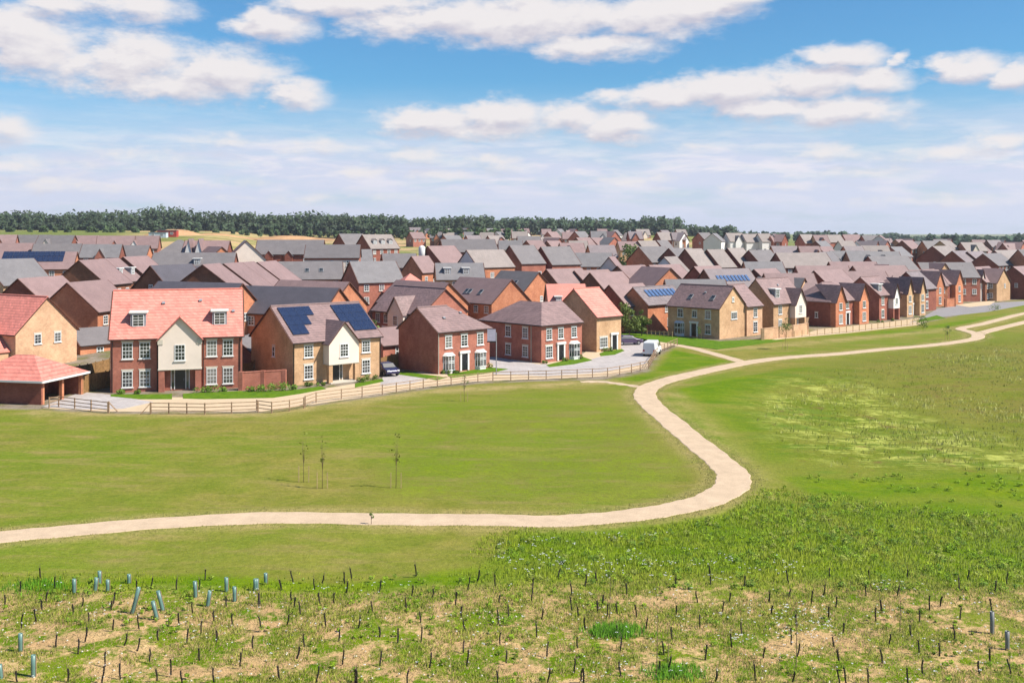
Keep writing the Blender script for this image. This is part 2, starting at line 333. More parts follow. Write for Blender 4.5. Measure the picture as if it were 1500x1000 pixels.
def house(name,label,X,Y,z,th,w,d,eave,rise,wall,roof,hipL=False,hipR=False,lvl=2,cat='house',group=None,
          trim=True,wins=(),bays=(),dormers=(),lights=(),solar=(),doors=(),back=None,custom=None,name_parts=True):
    root=bpy.data.objects.new(name,None); col.objects.link(root); root.location=(X,Y,z); root.rotation_euler=(0,0,R(th)); root.empty_display_size=1
    tag(root,label,cat,group)
    wm=W[wall]; rm=(RN if lvl>=3 else RF)[roof]
    if custom: wmesh,rmesh=custom; xl,xr,r1,r2=-w/2,w/2,-w/2,w/2; ze=eave-.2; Yv=d/2+.3; zr=eave+rise
    else:
        wmesh=wall_mb(w,d,eave,rise,hipL,hipR); rmesh,(xl,xr,r1,r2,ze,Yv,zr)=roof_mb(w,d,eave,rise,hipL,hipR)
    obj('wall',wmesh.mesh('walls',wm),root); ro=obj('roof',rmesh.mesh('roof',rm),root)
    if lvl>=2 and not custom:
        g=MB(); g.box(xl,-Yv-.07,ze-.02,xr,-Yv+.05,ze+.11); obj('gutter',g.mesh('gutter',M['fasc']),root)
        g=MB(); g.box(xl,Yv-.05,ze-.02,xr,Yv+.07,ze+.11); obj('gutter',g.mesh('gutter',M['fasc']),root)
        if lvl>=3:
            g=MB(); g.tube([(r1,0,zr+.13),(r2,0,zr+.13)],.12,8); obj('ridge_tiles',g.mesh('ridge',M['ridge'][roof]),ro)
    if not custom and lvl>=1:
        for s_,hp,xx in ((-1,hipL,xl),(1,hipR,xr)):
            if hp: continue
            b=MB()
            for q in (-1,1): b.bar((xx+s_*.02,q*Yv,ze+.05),(xx+s_*.02,0,zr+.05),.05 if lvl>=3 else .12,t2=.24 if lvl>=3 else .28,up=(1,0,0))
            obj('verge',b.mesh('verge',M['verge']),root)
    for bsp in bays:
        x,bw,pr,z0,be,br,bm=bsp[:7]
        gabled_bay(root,w,d,eave,rise,x,bw,pr,z0,be,br,W[bm],rm,M['verge'] if bm!='x' else M['whitetrim'],lvl)
        for (u,zz,ww,hh,c,r_) in bsp[7:]: window(root,(x+u,-d/2-pr-.005,zz),0,ww,hh,c,r_,lvl)
    for wi in wins:
        face,u,zz,ww,hh,c,r_=wi[:7]; pos,rz=place(root,w,d,face,u,zz,.005); window(root,pos,rz,ww,hh,c,r_,lvl,lintel=(lvl>=3 and len(wi)>7))
    for dm in doors:
        face,u,off,kw=dm; pos,rz=place(root,w,d,face,u,0.12,off+.01); door(root,pos,rz,lvl=lvl,**kw)
    for dd in dormers: dormer(root,w,d,eave,rise,*dd[:2],dw=dd[2],dh=dd[3],flat=dd[4],lvl=lvl,rm=rm)
    for (x,t_,sx,sy) in lights:
        o=add_slope_box(root,'rooflight',M['lead'],w,d,eave,rise,x,t_,sx,sy,.09); 
        g=MB(); g.box(-sx/2+.08,-sy/2+.08,.09,sx/2-.08,sy/2-.08,.11); obj('pane',g.mesh('rooflight pane',M['glass']),o)
    for (x,t_,sx,sy,mt) in solar: add_slope_box(root,'solar_panel',M[mt],w,d,eave,rise,x,t_,sx,sy,.05,lift=.19)
    HOUSES.append((root,w,d,th)); return root
def corner(px,py,which,w,d,th,z=0):
    X,Y=G(px,py,z); c=math.cos(R(th)); s=math.sin(R(th))
    lx=(w/2 if which=='FR' else -w/2); ly=-d/2
    return X-(lx*c-ly*s), Y-(lx*s+ly*c)
# ================================================================ near houses
def up(x,z=3.3,w=1.1,h=1.35,c=2,r=4,f='F'): return (f,x,z,w,h,c,r,1)
# salmon roofed red brick house
w,d,th=13.9,9.6,16; X,Y=corner(161.5,575.5,'FL',w,d,th)
H1=house('detached_house','large red brick house with salmon tiled roof, two dormers and cream central gable',X,Y,0,th,w,d,6.0,4.75,'red','salmon',lvl=3,
  wins=[('F',u,zz,1.1,1.75,3,4,1) for u in (-5.2,-3.4,3.65,5.4) for zz in (.55,3.65)],
  bays=[(.3,4.5,.95,2.5,5.75,2.35,'cream',(0,3.4,1.1,1.75,3,4))],
  dormers=[(-4.15,7.0,1.6,1.55,True),(4.5,7.0,1.6,1.55,True)],
  doors=[('F',.3,0,dict(w=1.05,h=2.1,surround=False,side=True))])
def piers(root,mat,xs,y0,y1,wd,zt):
    for x in xs:
        m=MB(); m.box(x-wd/2,y0,-.5,x+wd/2,y1,zt); obj('porch_pier',m.mesh('pier',mat),root)
piers(H1,W['red'],(-1.62,2.22),-d/2-.93,-d/2,.62,2.5)
m=MB()
for x in (-1.75,2.35):
    m=MB(); m.box(x-.28,-d/2-1.02,5.2,x+.28,-d/2-.94,5.75); obj('corbel',m.mesh('corbel',M['stone']),H1)

m=MB(); m.box(-2.0,-d/2-1.0,2.38,2.6,-d/2,2.5); obj('porch_beam',m.mesh('porch beam',M['stone']),H1)
def downpipe(root,x,y,zt,mat='fasc'):
    m=MB(); m.tube([(x,y,0),(x,y,zt)],.05,6); obj('downpipe',m.mesh('downpipe',M[mat]),root)
for x in (-6.75,-2.1,2.75,6.7): downpipe(H1,x,-d/2-.08,5.9)
# buff house with solar panels
w,d,th=11.8,10.6,40; X,Y=corner(429,565,'FL',w,d,th)
SOL=[]
for i,(xa,rows) in enumerate(((-4.9,(0,1,2)),(-3.85,(0,1,2)),(-2.8,(1,2)),(-1.75,(2,)),(2.2,(1,2)),(3.25,(0,1,2)),(4.3,(0,1,2)),(5.2,(0,1,2)))):
    for r_ in rows: SOL.append((xa+ (0 if i<7 else .13),1.75+r_*1.68,1.02,1.64,'solar'))
H2=house('detached_house','buff brick house with dark solar panels and cream gable over an open porch',X,Y,0,th,w,d,4.95,3.7,'tan','plum',lvl=3,
  wins=[('F',-3.9,.6,1.15,1.6,3,4,1),('F',-3.9,3.1,1.15,1.35,3,4,1),('F',3.8,.6,1.15,1.6,3,4,1),('F',3.8,3.1,1.15,1.35,3,4,1),('L',0.6,2.9,.6,1.2,1,2,1)],
  bays=[(0,4.0,1.35,2.25,4.65,2.35,'cream',(0,3.0,1.1,1.5,3,4))],solar=SOL,
  doors=[('F',-.4,0,dict(w=1.0,h=2.05,surround=False,side=True))])
piers(H2,W['tan'],(-1.75,1.75),-d/2-1.33,-d/2-.8,.5,2.25)
m=MB(); m.box(-2.02,-d/2-1.4,2.13,2.02,-d/2,2.25); obj('porch_beam',m.mesh('porch beam',M['stone']),H2)
for x in (-5.8,5.8): downpipe(H2,x,-d/2-.08,4.9)
m=MB(); m.box(-1.9,-d/2-1.6,0,1.9,-d/2,.12); obj('porch_step',m.mesh('porch step',M['stone']),H2)
# red brick with hipped end
def bay_window(root,x,d,z0=.45,h=1.75,w=1.7):
    m=MB(); a=w/2; p=.55; y=-d/2
    pts=[(x-a,y),(x-a+.35,y-p),(x+a-.35,y-p),(x+a,y)]
    for (A,B) in zip(pts,pts[1:]):
        for k in range(3 if A[1]==B[1] or True else 2):
            f=k/2; q=(A[0]+(B[0]-A[0])*f,A[1]+(B[1]-A[1])*f); m.bar((q[0],q[1],z0),(q[0],q[1],z0+h),.07)
        for f in (0,.5,.62,1): m.bar((A[0],A[1],z0+h*f),(B[0],B[1],z0+h*f),.07)
    o=obj('bay_window',m.mesh('bay window frame',M['frame']),root)
    g=MB(); n=len(pts); q=[(a_,b_+.03) for a_,b_ in pts]
    g.add([(a_,b_,z0) for a_,b_ in q]+[(a_,b_,z0+h) for a_,b_ in q],[(i,i+1,n+i+1,n+i) for i in range(3)]); obj('pane',g.mesh('bay glass',M['glass']),o)
    b=MB(); b.add([(a_,b_,-.3) for a_,b_ in pts]+[(a_,b_,z0) for a_,b_ in pts],[(i,i+1,n+i+1,n+i) for i in range(3)]); b.box(x-a+.2,y-p-.06,z0-.08,x+a-.2,y,z0); obj('bay_base',b.mesh('bay base',M['whitetrim']),o)
    r=MB(); e=.12; r.add([(x-a-e,y,z0+h),(x-a+.35-e,y-p-e,z0+h),(x+a-.35+e,y-p-e,z0+h),(x+a+e,y,z0+h),(x-a+.2,y,z0+h+.35),(x+a-.2,y,z0+h+.35)],[(0,1,4),(1,2,5,4),(2,3,5),(3,2,1,0)]); obj('bay_canopy',r.mesh('bay canopy',M['whitetrim']),o)
w,d,th=8.7,7.8,44; X,Y=corner(641,548.5,'FL',w,d,th)
H3=house('detached_house','red brick house with plain dark side wall, hipped plum roof end and white door surround',X,Y,0,th,w,d,5.25,2.65,'red','plum',hipR=True,lvl=3,
  wins=[('F',u,3.15,1.1,1.45,2,4,1) for u in (-2.6,0,2.7)],doors=[('F',0,0,dict(w=.95,h=2.05))])
bay_window(H3,-2.6,d); bay_window(H3,2.7,d); downpipe(H3,-4.25,-d/2-.07,5.2,'stone')
# hipped corner house, custom L-shaped roof
w,d,th=7.9,12.3,43; X,Y=corner(793,532,'FL',w,d,th)
a,b,e,h=w/2,d/2,5.1,2.55; hs=4.0; sl=h/hs; o=.3; ze=e-o*sl
wmm=MB(); wmm.box(-a,-b,-1.5,a,-b+8,e); wmm.box(-a,-b+8.01,-1.5,-a+8*.96,b,e-.01)
wmm.add([(a,-b,e),(a,-b+8,e),(a,-b+4,e+h-.05)],[(0,1,2)])
rmm=MB(); P=(-a+hs,-b+hs,e+h); Q=(a+.12,-b+hs,e+h); S=(-a+hs,b-hs,e+h)
T=[(-a-o,-b-o,ze),(a+.12,-b-o,ze),Q,P,S,(-a-o,b+o,ze),(a+.12,-b+8+o,ze),(-a+2*hs+o,b+o,ze)]
V1=(-a+2*hs+o,-b+2*hs+o,ze)
for quad in ([0,1,2,3],[0,3,4,5],[5,4,7],[3,2,6],[3,6,7,4]):
    q=[(T[i][0],T[i][1],T[i][2]+.14) for i in quad]; q2=[T[i] for i in quad][::-1]
    rmm.add(q,[tuple(range(len(q)))]); rmm.add(q2,[tuple(range(len(q)))])
for i,j in ((0,1),(1,2),(5,0)):
    A,B=T[i],T[j]; rmm.add([A,B,(B[0],B[1],B[2]+.14),(A[0],A[1],A[2]+.14)],[(0,1,2,3)])
H4=house('detached_house','hipped plum roofed red brick house on the bend of the drive, windowed side wall',X,Y,0,th,w,d,e,h,'red','plum',lvl=3,custom=(wmm,rmm),
  wins=[('F',u,3.05,1.05,1.4,2,4,1) for u in (-2.5,-.25,2.35)]+[('F',-2.5,.6,1.3,1.6,3,4,1)]+[('L',u,zz,1.1,1.45,2,4,1) for u in (3.05,-.35) for zz in (.6,3.1)],
  doors=[('F',-.25,0,dict(w=.95,h=2.05))])
bay_window(H4,2.35,d,w=1.8); downpipe(H4,-a-.07,-b+1.9,5.0,'stone')
g=MB(); g.bar((-a-o-.04,-b-o-.04,ze+.05),(a,-b-o-.04,ze+.05),.12); obj('gutter',g.mesh('gutter',M['fasc']),H4)
g=MB(); g.bar((-a-o-.04,-b-o,ze+.05),(-a-o-.04,b+o,ze+.05),.12); obj('gutter',g.mesh('gutter',M['fasc']),H4)
# house with the cream cross gable behind
def apex_place(ax,ay,typ,w,d,eave,rise,th,D=None):
    c,s=math.cos(R(th)),math.sin(R(th)); hr=eave+rise
    if D is None:
        D=None; best=(9e9,200)
        for q in np.arange(110,1500,1.0):
            e_=tz((ax-750)*q/F,q)+hr-(CH-(ay-HY)*q/F)
            if e_>=0: D=q; break
            if -e_<best[0]: best=(-e_,q)
        if D is None: D=best[1]
    X=(ax-750)*D/F; Y=D
    s_= 1 if typ=='R' else -1          # R: apex is the -x end; L: apex is the +x end
    cx=X+s_*c*w/2; cy=Y+s_*s*w/2
    return cx,cy,CH-(ay-HY)*D/F-hr
w,d,th=13,9,-47; X,Y,z=apex_place(652,424,'L',w,d,5.0,3.6,th)
H5=house('detached_house','plum roofed house with cream cross gable and dark windowed front behind the plain walled house',X,Y,0,th,w,d,5.0,3.6,'red','plum',lvl=3,
  wins=[('F',u,3.1,1.1,1.35,2,4,1) for u in (-5,-2.8,4)]+[('F',u,.7,1.1,1.5,2,4,1) for u in (-5,4)]+[('R',0,3,.8,1.1,2,2,1)],
  bays=[(1,4,1.0,2.4,4.8,2.6,'cream',(0,3.0,1.1,1.5,2,4))],doors=[('F',-2.8,0,dict(w=1,h=2.1))])
H6p=corner(874,516,'FL',5.4,9,43)
H6=house('detached_house','narrow buff house with salmon roof and white porch beside the parked van',H6p[0],H6p[1],0,43,5.4,9,5.2,3.75,'tan','salmon',lvl=3,
  wins=[('F',-1.2,.6,1.7,1.5,4,3,1)],doors=[('F',1.1,0,dict(w=.95,h=2.1))])
X,Y=corner(1054,497,'FR',10.5,7.7,-46)
H7=house('detached_house','buff house with two rooflights and shaded door front beside the long right-hand path',X,Y,0,-46,10.5,7.7,5.1,3.3,'tan','plum',lvl=3,
  wins=[('F',-2.6,3.2,1.15,1.35,2,4,1),('F',0.3,3.3,1.0,1.1,2,3,1),('F',3.0,3.2,1.15,1.35,2,4,1),('F',3.0,.7,1.15,1.5,2,4,1),('R',0.3,3.1,1.7,1.1,3,3,1),('R',0,6.0,.6,.6,2,2,1)],
  lights=[(-1.6,2.0,.8,1.1),(2.9,2.0,.8,1.1)],doors=[('F',0.2,0,dict(w=1.0,h=2.1))])
bay_window(H7,-2.8,7.7,w=1.9)
X,Y=G(1094,492.5); c_,s_=math.cos(R(43)),math.sin(R(43)); w,d=4.6,7.5
H7b=house('house_wing','pink roofed buff wing with stacked windows attached to the two rooflight house',X+c_*w/2-s_*d/2,Y+s_*w/2+c_*d/2,0,43,w,d,5.1,3.3,'peach','plum',lvl=3,
  wins=[('F',.2,.6,1.2,1.7,2,4,1),('F',.2,3.1,1.1,1.4,2,4,1)])
w,d=11,6.6; X,Y=corner(949,487.5,'FL',w,d,43)
H8=house('detached_house','orange brick house with blue solar panels on lilac roof beside the estate path trees',X,Y,0,43,w,d,4.9,2.75,'orange','lilac',lvl=3,
  wins=[('F',-.4,3.4,.8,.9,1,2,1),('F',1.2,3.4,.8,.9,1,2,1),('F',.2,.9,.6,1.2,1,2,1)],
  solar=[(-3.2+i*1.06,2.45,.78,1.7,'solarblue') for i in range(8)])
w,d=10.2,7.2; X,Y=corner(1133,487,'FL',w,d,43)
H9=house('detached_house','buff house with dormer and cream gable behind the buff garden wall',X,Y,0,43,w,d,5.1,4.0,'tan','plum',lvl=3,
  wins=[('F',-3.0,3.1,1.1,1.4,2,4,1),('F',-3.0,.6,1.1,1.5,2,4,1)],dormers=[(-2.8,5.9,1.5,1.5,True)],bays=[(1.9,3.6,1.1,2.3,4.7,2.7,'cream',(0,3.1,1.0,1.4,2,4))],doors=[('F',1.9,0,dict(w=1,h=2.1))])
piers(H9,W['tan'],(.35,3.45),-d/2-1.08,-d/2,.4,2.3)
def twin(px,py,w,d,eave,rise,wall,bm,lab,bw=3.2,be=None,br=3.0,roof='plum',th=43,pr=1.1,lvl=3,left=()):
    X,Y=corner(px,py,'FL',w,d,th); be=be or eave
    return house('detached_house',lab,X,Y,0,th,w,d,eave,rise,wall,roof,hipL=True,hipR=True,lvl=lvl,
      bays=[(-w/2+bw/2+.05,bw,pr,-1,be,br,bm,(0,.6,1.3,1.7,3,4),(0,3.1,1.1,1.3,2,3)),(w/2-bw/2-.05,bw,pr,-1,be,br,bm,(0,.6,1.3,1.7,3,4),(0,3.1,1.1,1.3,2,3))],
      wins=[('F',0,3.1,1.1,1.3,2,3,1)]+list(left),doors=[('F',0,0,dict(w=1,h=2.1))])
H10=twin(1216,479,12.4,8.6,4.7,3.1,'dark','orange','wide red brick house with twin orange brick gables and blank dark side wall',bw=3.6,br=2.9,left=[('L',1.5,1.6,.6,.9,1,2,1)])
w,d=7.2,8.0; X,Y=corner(1288,470,'FL',w,d,43)
H11=house('detached_house','dark red brick house with dormer and narrow cream gable over porch at fence end',X,Y,0,43,w,d,5.1,3.3,'red','plum',lvl=3,
  wins=[('F',-2.2,.6,1.1,1.5,2,4,1),('F',-2.2,3.1,1.1,1.4,2,4,1)],dormers=[(-2.0,5.7,1.5,1.4,True)],bays=[(1.4,2.6,1.1,2.3,4.6,2.6,'white',(0,3.1,.9,1.3,2,3))])
piers(H11,W['red'],(.3,2.5),-d/2-1.08,-d/2,.35,2.3)
H12=twin(1321,464,8.4,8.2,5.0,3.0,'tan','tan','buff brick house with twin narrow pale gables right of the small cream porch gable',bw=2.6,br=2.9)
w,d=6.2,8; X,Y=corner(1353,456,'FL',w,d,43)
H13=house('detached_house','small dark brick house with steep lilac roof between two twin gabled houses',X,Y,0,43,w,d,5.0,3.5,'dark','lilac',lvl=3,wins=[('F',-1.5,.6,1.1,1.5,2,4,1),('F',-1.5,3.1,1.1,1.3,2,4,1)])
H14=twin(1364,449,15.0,8.5,5.0,3.3,'dark','orange','broad house with two orange gables and dark recessed centre facing the grey road',bw=4.3,br=3.2)
H15=twin(1430,441,9.5,14,5.0,3.0,'tan','cream','buff house with pale narrow gables beside the dark parked cars',bw=2.6,br=2.9)
# far left peach gable house and car port
w,d,th=12,8.6,-30
Xc,Yc=-60.6,125.0; c,s=math.cos(R(th)),math.sin(R(th)); lx,ly=w/2,-d/2
X,Y=Xc-(lx*c-ly*s),Yc-(lx*s+ly*c)
HA=house('detached_house','peach brick gable ended house with salmon roof at the left edge',X,Y,0,th,w,d,5.1,4.15,'peach','salmon',lvl=3,
  wins=[('R',-1.3,3.6,.95,1.2,2,3,1),('R',1.5,3.6,.95,1.2,2,3,1)],bays=[(1.2,7.5,4.6,-1,3.0,3.1,'peach',)],lights=[])
Xc,Yc=G(60.5,593); w,d,th=9.0,6.9,-12; c,s=math.cos(R(th)),math.sin(R(th)); lx,ly=w/2,-d/2
X,Y=Xc-(lx*c-ly*s),Yc-(lx*s+ly*c)
cp=bpy.data.objects.new('open_garage',None); col.objects.link(cp); cp.location=(X,Y,0); cp.rotation_euler=(0,0,R(th)); tag(cp,'open fronted dark brick garage with hipped salmon roof behind lawn edge','garage')
m,_=roof_mb(w,d,2.55,1.9,True,True,o=.45); obj('roof',m.mesh('roof',RN['salmon']),cp)
g=MB(); a,b=w/2+.47,d/2+.47
for A,B in (((-a,-b),(a,-b)),((a,-b),(a,b)),((a,b),(-a,b)),((-a,b),(-a,-b))): g.bar((A[0],A[1],2.36),(B[0],B[1],2.36),.12,t2=.2)
obj('fascia',g.mesh('fascia',M['whitetrim']),cp)
m=MB(); a,b=w/2,d/2; m.box(-a,-b,-.5,a,-b+.22,2.5); m.box(-a,-b+.22,-.5,-a+.22,b,2.5); m.box(-a+.22,b-.22,-.5,a-.4,b,2.5); m.box(.2,-b+.22,-.5,.42,b-.22,2.5); obj('wall',m.mesh('walls',W['dark']),cp)
for y in (-b+.17,0,b-.17):
    m=MB(); m.box(a-.36,y-.17 if y>-b+.3 else -b+.225,-.3,a-.002,y+.17 if y>-b+.3 else -b+.5,2.45); obj('post',m.mesh('post',W['orange']),cp)
# ================================================================ estate houses
def est(ax,ay,typ,w,d,eave,rise,wall,roof,lvl,row,D=None,desc='',th=None,**kw):
    if th is None: th=43 if typ=='R' else -47
    X,Y,z=apex_place(ax,ay,typ,w,d,eave,rise,th,D)
    EST.append(dict(ax=ax,ay=ay,typ=typ,w=w,d=d,eave=eave,rise=rise,wall=wall,roof=roof,lvl=lvl,row=row,desc=desc,th=th,X=X,Y=Y,z=z,kw=kw))
EST=[]
A=dict(eave=5.0,rise=3.5)
def e(ax,ay,typ,w,wall,roof,row,d=8,eave=5.0,rise=3.5,lvl=2,**k): est(ax,ay,typ,w,d,eave,rise,wall,roof,lvl,row,**k)
L_='left'; 
e(27,409,'R',10.5,'dark','plum',L_,d=9.5,eave=5.2,rise=4,th=80,D=150)
e(99,415,'R',10,'orange','plum',L_,d=9.5,eave=5.2,rise=4,th=80,D=148,wins2=[('F',u,z,1.2,1.3,2,3) for u in (-3,0,3) for z in (.7,3.2)])
e(-25,381,'R',10,'tan','slate',L_,d=12,th=60,D=185,eave=5.2,rise=4.4)
e(-8,370,'R',17,'orange','plum',L_,d=9,th=12,D=226,solar=[(-6.0+i*1.06,3.0,1.0,1.7,'solar') for i in range(12)]+[(-6.0+i*1.06,4.8,1.0,1.7,'solar') for i in range(12)])
e(116,382,'R',8.6,'brown','plum',L_,d=10.5,rise=4.2,eave=5.4,D=183,th=82)
e(145,380,'R',7.2,'brown','plum',L_,d=10.5,rise=4.2,eave=5.4,D=197,th=82,dormers=[(-2.6,6.5,1.5,1.3,True),(2.0,6.5,1.5,1.3,True)])
e(181,377,'R',10,'dark','plum',L_,d=10.5,rise=4.2,eave=5.4,D=212,th=82)
e(205,385,'R',8,'dark','plum',L_,d=9,rise=4,D=226,th=60)
e(221,390,'R',10,'brown','dark',L_,d=8.8,rise=4.2,th=68,D=168,wins2=[('L',0,5.2,.8,1.0,2,2)])
e(245,391,'R',12,'orange','dark',L_,d=8.8,rise=4,th=12,D=182)
e(228,352,'R',12,'dark','grey',L_,d=11,rise=4,th=12,D=268,hip=True)
e(226,371,'R',18,'dark','grey',L_,d=9,th=6,D=232,dormers=[(1,6.0,1.5,1.3,True)])
e(272,353,'R',11,'dark','plum',L_,d=9,th=4,D=262,bays=[(-3.6,2.2,.6,2,4.6,4.4,'white'),(-1.1,2.2,.6,2,4.6,4.4,'white')])
e(297,388.5,'R',6.4,'brown','plum',L_,d=11.5,eave=5.6,rise=4.2,D=152,th=84)
e(328,387,'R',7.6,'dark','plum',L_,d=11.5,eave=5.6,rise=4.2,D=164,th=84)
e(351,385.5,'R',6.8,'dark','plum',L_,d=11.5,eave=5.6,rise=4.2,D=175.5,th=84)
e(377,384.7,'R',10,'dark','plum',L_,d=11.5,eave=5.6,rise=4.2,D=187,th=84,wins2=[('F',u,z,1.2,1.3,2,3) for u in (-3,0,3) for z in (.7,3.2)])
e(398,384,'R',15,'orange','grey',L_,d=9,th=12,D=222,lights=[(0,2.6,.9,1.2),(3,2.6,.9,1.2)])
e(325,362,'L',8,'orange','plum',L_,d=8,th=-50,D=250)
e(361,353,'L',10,'cream','plum',L_,d=9.5,th=-72,D=255,eave=5.4,rise=4.6)
e(378,352,'R',17,'dark','grey',L_,d=9,th=5,D=268,bays=[(-5,2,.6,-1,4.6,1.2,'dark'),(0,2,.6,-1,4.6,1.2,'dark')])
e(449,359,'R',13,'red','grey',L_,d=10,eave=8.0,rise=3.0,th=6,D=252,wins2=[('F',u,z,1.1,1.3,2,2) for u in (0,4) for z in (.8,3.4,6)],whiteband=(2,7.4))
e(497,343,'R',9,'dark','grey',L_,d=9,rise=4.2,D=330)
e(531,344,'R',11,'dark','taupe',L_,d=9,rise=4.2,D=322,dormers=[(-3,6.2,1.5,1.2,False),(0,6.2,1.5,1.2,False),(3,6.2,1.5,1.2,False)])
e(505,366,'R',7,'orange','slate',L_,d=7,th=15,D=270)
e(513,384,'R',10,'red','slate',L_,d=9.5,rise=4,th=30,D=212,frontwall='red')
e(354,416,'L',15,'orange','dark',L_,d=8.5,rise=3.4,D=144,th=-24)
e(496,423,'L',21,'orange','dark',L_,d=8.5,rise=3.4,th=-24,D=144)
e(511,414,'L',14,'orange','plum',L_,d=9,rise=3.6,th=-30,D=158)
Mm='middle'
e(569,402,'R',9,'orange','salmon',Mm,d=10,rise=3.6,hip=True,th=20,D=206)
e(603,376,'R',7,'orange','plum',Mm,d=6,eave=5.6,rise=3.6,D=244,th=60)
e(627,361,'R',10,'dark','plum',Mm,d=10,eave=6.5,rise=4.5,D=262,th=52)
e(560,372,'R',9,'dark','grey',Mm,d=9,th=15,D=275)
e(646,351,'R',16,'dark','grey',Mm,d=10,th=15,D=300)
e(638,386,'R',11,'tan','slate',Mm,d=9,th=8,D=238,dormers=[(-3,6.1,1.6,1.4,True),(1.3,6.1,1.6,1.4,True)])
e(657,415,'L',15,'orange','plum',Mm,d=9,rise=3.7,D=180)
e(684,367,'R',11.5,'white','taupe',Mm,d=9,eave=5.8,rise=4,th=40,D=252,frontwall='orange')
e(747,360,'R',7.6,'dark','grey',Mm,d=10,eave=6.6,rise=4.4,th=36,D=262,frontwall='red')
e(793,362,'R',9,'dark','grey',Mm,d=10,eave=6.2,rise=4.4,th=32,D=268,frontwall='red')
e(838,371,'R',11,'orange','slate',Mm,d=8,th=4,D=285)
e(749,410,'L',14,'orange','plum',Mm,d=9.5,rise=4,D=184,lights=[(2,2.4,.9,1.2),(-2,2.4,.9,1.2),(-1,2.4,.9,1.2)])
e(789,399,'L',11,'orange','grey',Mm,d=9,rise=4,D=205,lights=[(1.5,2.6,.9,1.2)])
e(801,395,'R',11,'brown','plum',Mm,d=9.5,rise=4.1,D=224)
e(842,397,'R',11,'dark','plum',Mm,d=9,D=228)
e(865,400,'R',10,'brown','plum',Mm,d=9,rise=3.8,D=216)
e(801,417,'R',6.5,'orange','salmon',Mm,d=8.5,D=176,th=4,rise=3.8,dormers=[(-1.6,5.9,1.1,1.0,True)])
e(892,377,'R',6,'cream','plum',Mm,d=7,eave=5.4,rise=4.2,th=72,D=236)
e(905,390,'R',9,'brown','plum',Mm,d=11,rise=4.2,D=226)
e(893,418,'R',9,'dark','plum',Mm,d=8,rise=3.4,D=182)
e(951,389,'R',11,'dark','plum',Mm,d=8.5,D=232)
e(982,393,'L',10,'orange','plum',Mm,d=8.5,D=214,th=-62)
e(936,362,'R',11,'orange','grey',Mm,d=9,D=282,rise=4)
e(980,364,'R',10,'dark','grey',Mm,d=8.5,D=280)
e(973,377,'R',8,'white','taupe',Mm,d=7,D=246,th=60)
e(1004,365,'R',5.6,'dark','taupe',Mm,d=9.5,eave=6,rise=4.3,D=262,th=34,frontwall='red')
e(1036,366,'R',5.6,'dark','taupe',Mm,d=9.5,eave=6,rise=4.3,D=264,th=34,frontwall='red')
e(1066,364,'R',5.6,'dark','taupe',Mm,d=9.5,eave=6,rise=4.3,D=268,th=34,frontwall='orange')
e(1097,367,'R',8,'dark','grey',Mm,d=9.5,eave=5,rise=4,D=266,th=34)
e(1017,391,'R',9,'dark','plum',Mm,d=7.5,D=222)
e(1032,395,'R',11,'brown','lilac',Mm,d=8,D=212,th=24,solar=[(-3.6+i*.9,2.3,.62,1.7,'solarblue') for i in range(9)])
e(975,410,'R',11,'dark','slate',Mm,d=8,D=190,th=2)
Rr='right'
e(1105,395,'R',8,'dark','plum',Rr,d=9,D=216,rise=3.6)
e(1090,384,'R',9,'orange','slate',Rr,d=8,th=5,D=240)
e(1137,371,'R',14,'dark','taupe',Rr,d=9,th=14,D=262)
e(1120,401,'R',10,'orange','plum',Rr,d=8,th=4,D=208)
e(1178,408,'L',10,'tan','grey',Rr,d=7.5,D=206,th=-40)
e(1193,397,'R',11,'dark','plum',Rr,d=8,D=214,wins2=[('L',0,5,.8,1.1,2,2)])
e(1225,398,'R',11,'orange','plum',Rr,d=9,th=4,D=228)
e(1200,370,'R',10,'white','grey',Rr,d=8,th=55,D=266)
e(1166,390,'R',12,'red','plum',Rr,d=8,th=5,D=232)
e(1215,384,'R',11,'red','plum',Rr,d=9,th=4,D=240)
e(1216,368,'R',11,'orange','slate',Rr,d=8,th=3,D=280,dormers=[(-2,6,1.4,1.2,False),(2,6,1.4,1.2,False)])
e(1240,369,'R',14,'orange','slate',Rr,d=8,th=3,D=272,dormers=[(-2,6,1.4,1.2,False),(2,6,1.4,1.2,False)])
e(1272,376,'R',12,'red','grey',Rr,d=9,th=20,D=256)
e(1250,390,'R',13,'orange','plum',Rr,d=9,D=230,th=14)
e(1300,388,'L',12,'orange','plum',Rr,d=8,D=238,th=-40)
e(1300,396,'R',13,'orange','plum',Rr,d=8.5,D=246,th=8,lights=[(0,2.4,.7,1),(2,2.4,.7,1),(4,2.4,.7,1)])
e(1345,385,'R',14,'red','grey',Rr,d=8.5,D=262,th=4,lights=[(0,2.4,1.2,1)])
e(1384,386,'L',8,'tan','plum',Rr,d=7,D=258,th=-60)
e(1409,389,'L',9,'white','plum',Rr,d=7,D=262,th=-60)
e(1420,392,'R',12,'brown','plum',Rr,d=8,D=262)
e(1362,396,'R',11,'orange','plum',Rr,d=8.5,D=270,th=4)
e(1402,396,'R',12,'tan','plum',Rr,d=8.5,D=282,th=4)
e(1440,395,'R',12,'red','slate',Rr,d=8,D=285,th=2)
e(1470,394,'L',9,'tan','plum',Rr,d=8.5,D=262,eave=4.6,rise=3.4)
e(1484,391,'R',12,'dark','plum',Rr,d=9,D=268)
e(1366,361,'R',12,'dark','taupe',Rr,d=11,D=330,rise=4.2,lights=[(1,3,1,1)])
e(1395,368,'R',10,'dark','lilac',Rr,d=10,D=322,rise=4)
e(1417,369,'R',11,'dark','lilac',Rr,d=10,D=326,rise=4,lights=[(1,3,1,1)])
e(1440,372,'R',13,'dark','grey',Rr,d=9,D=318)
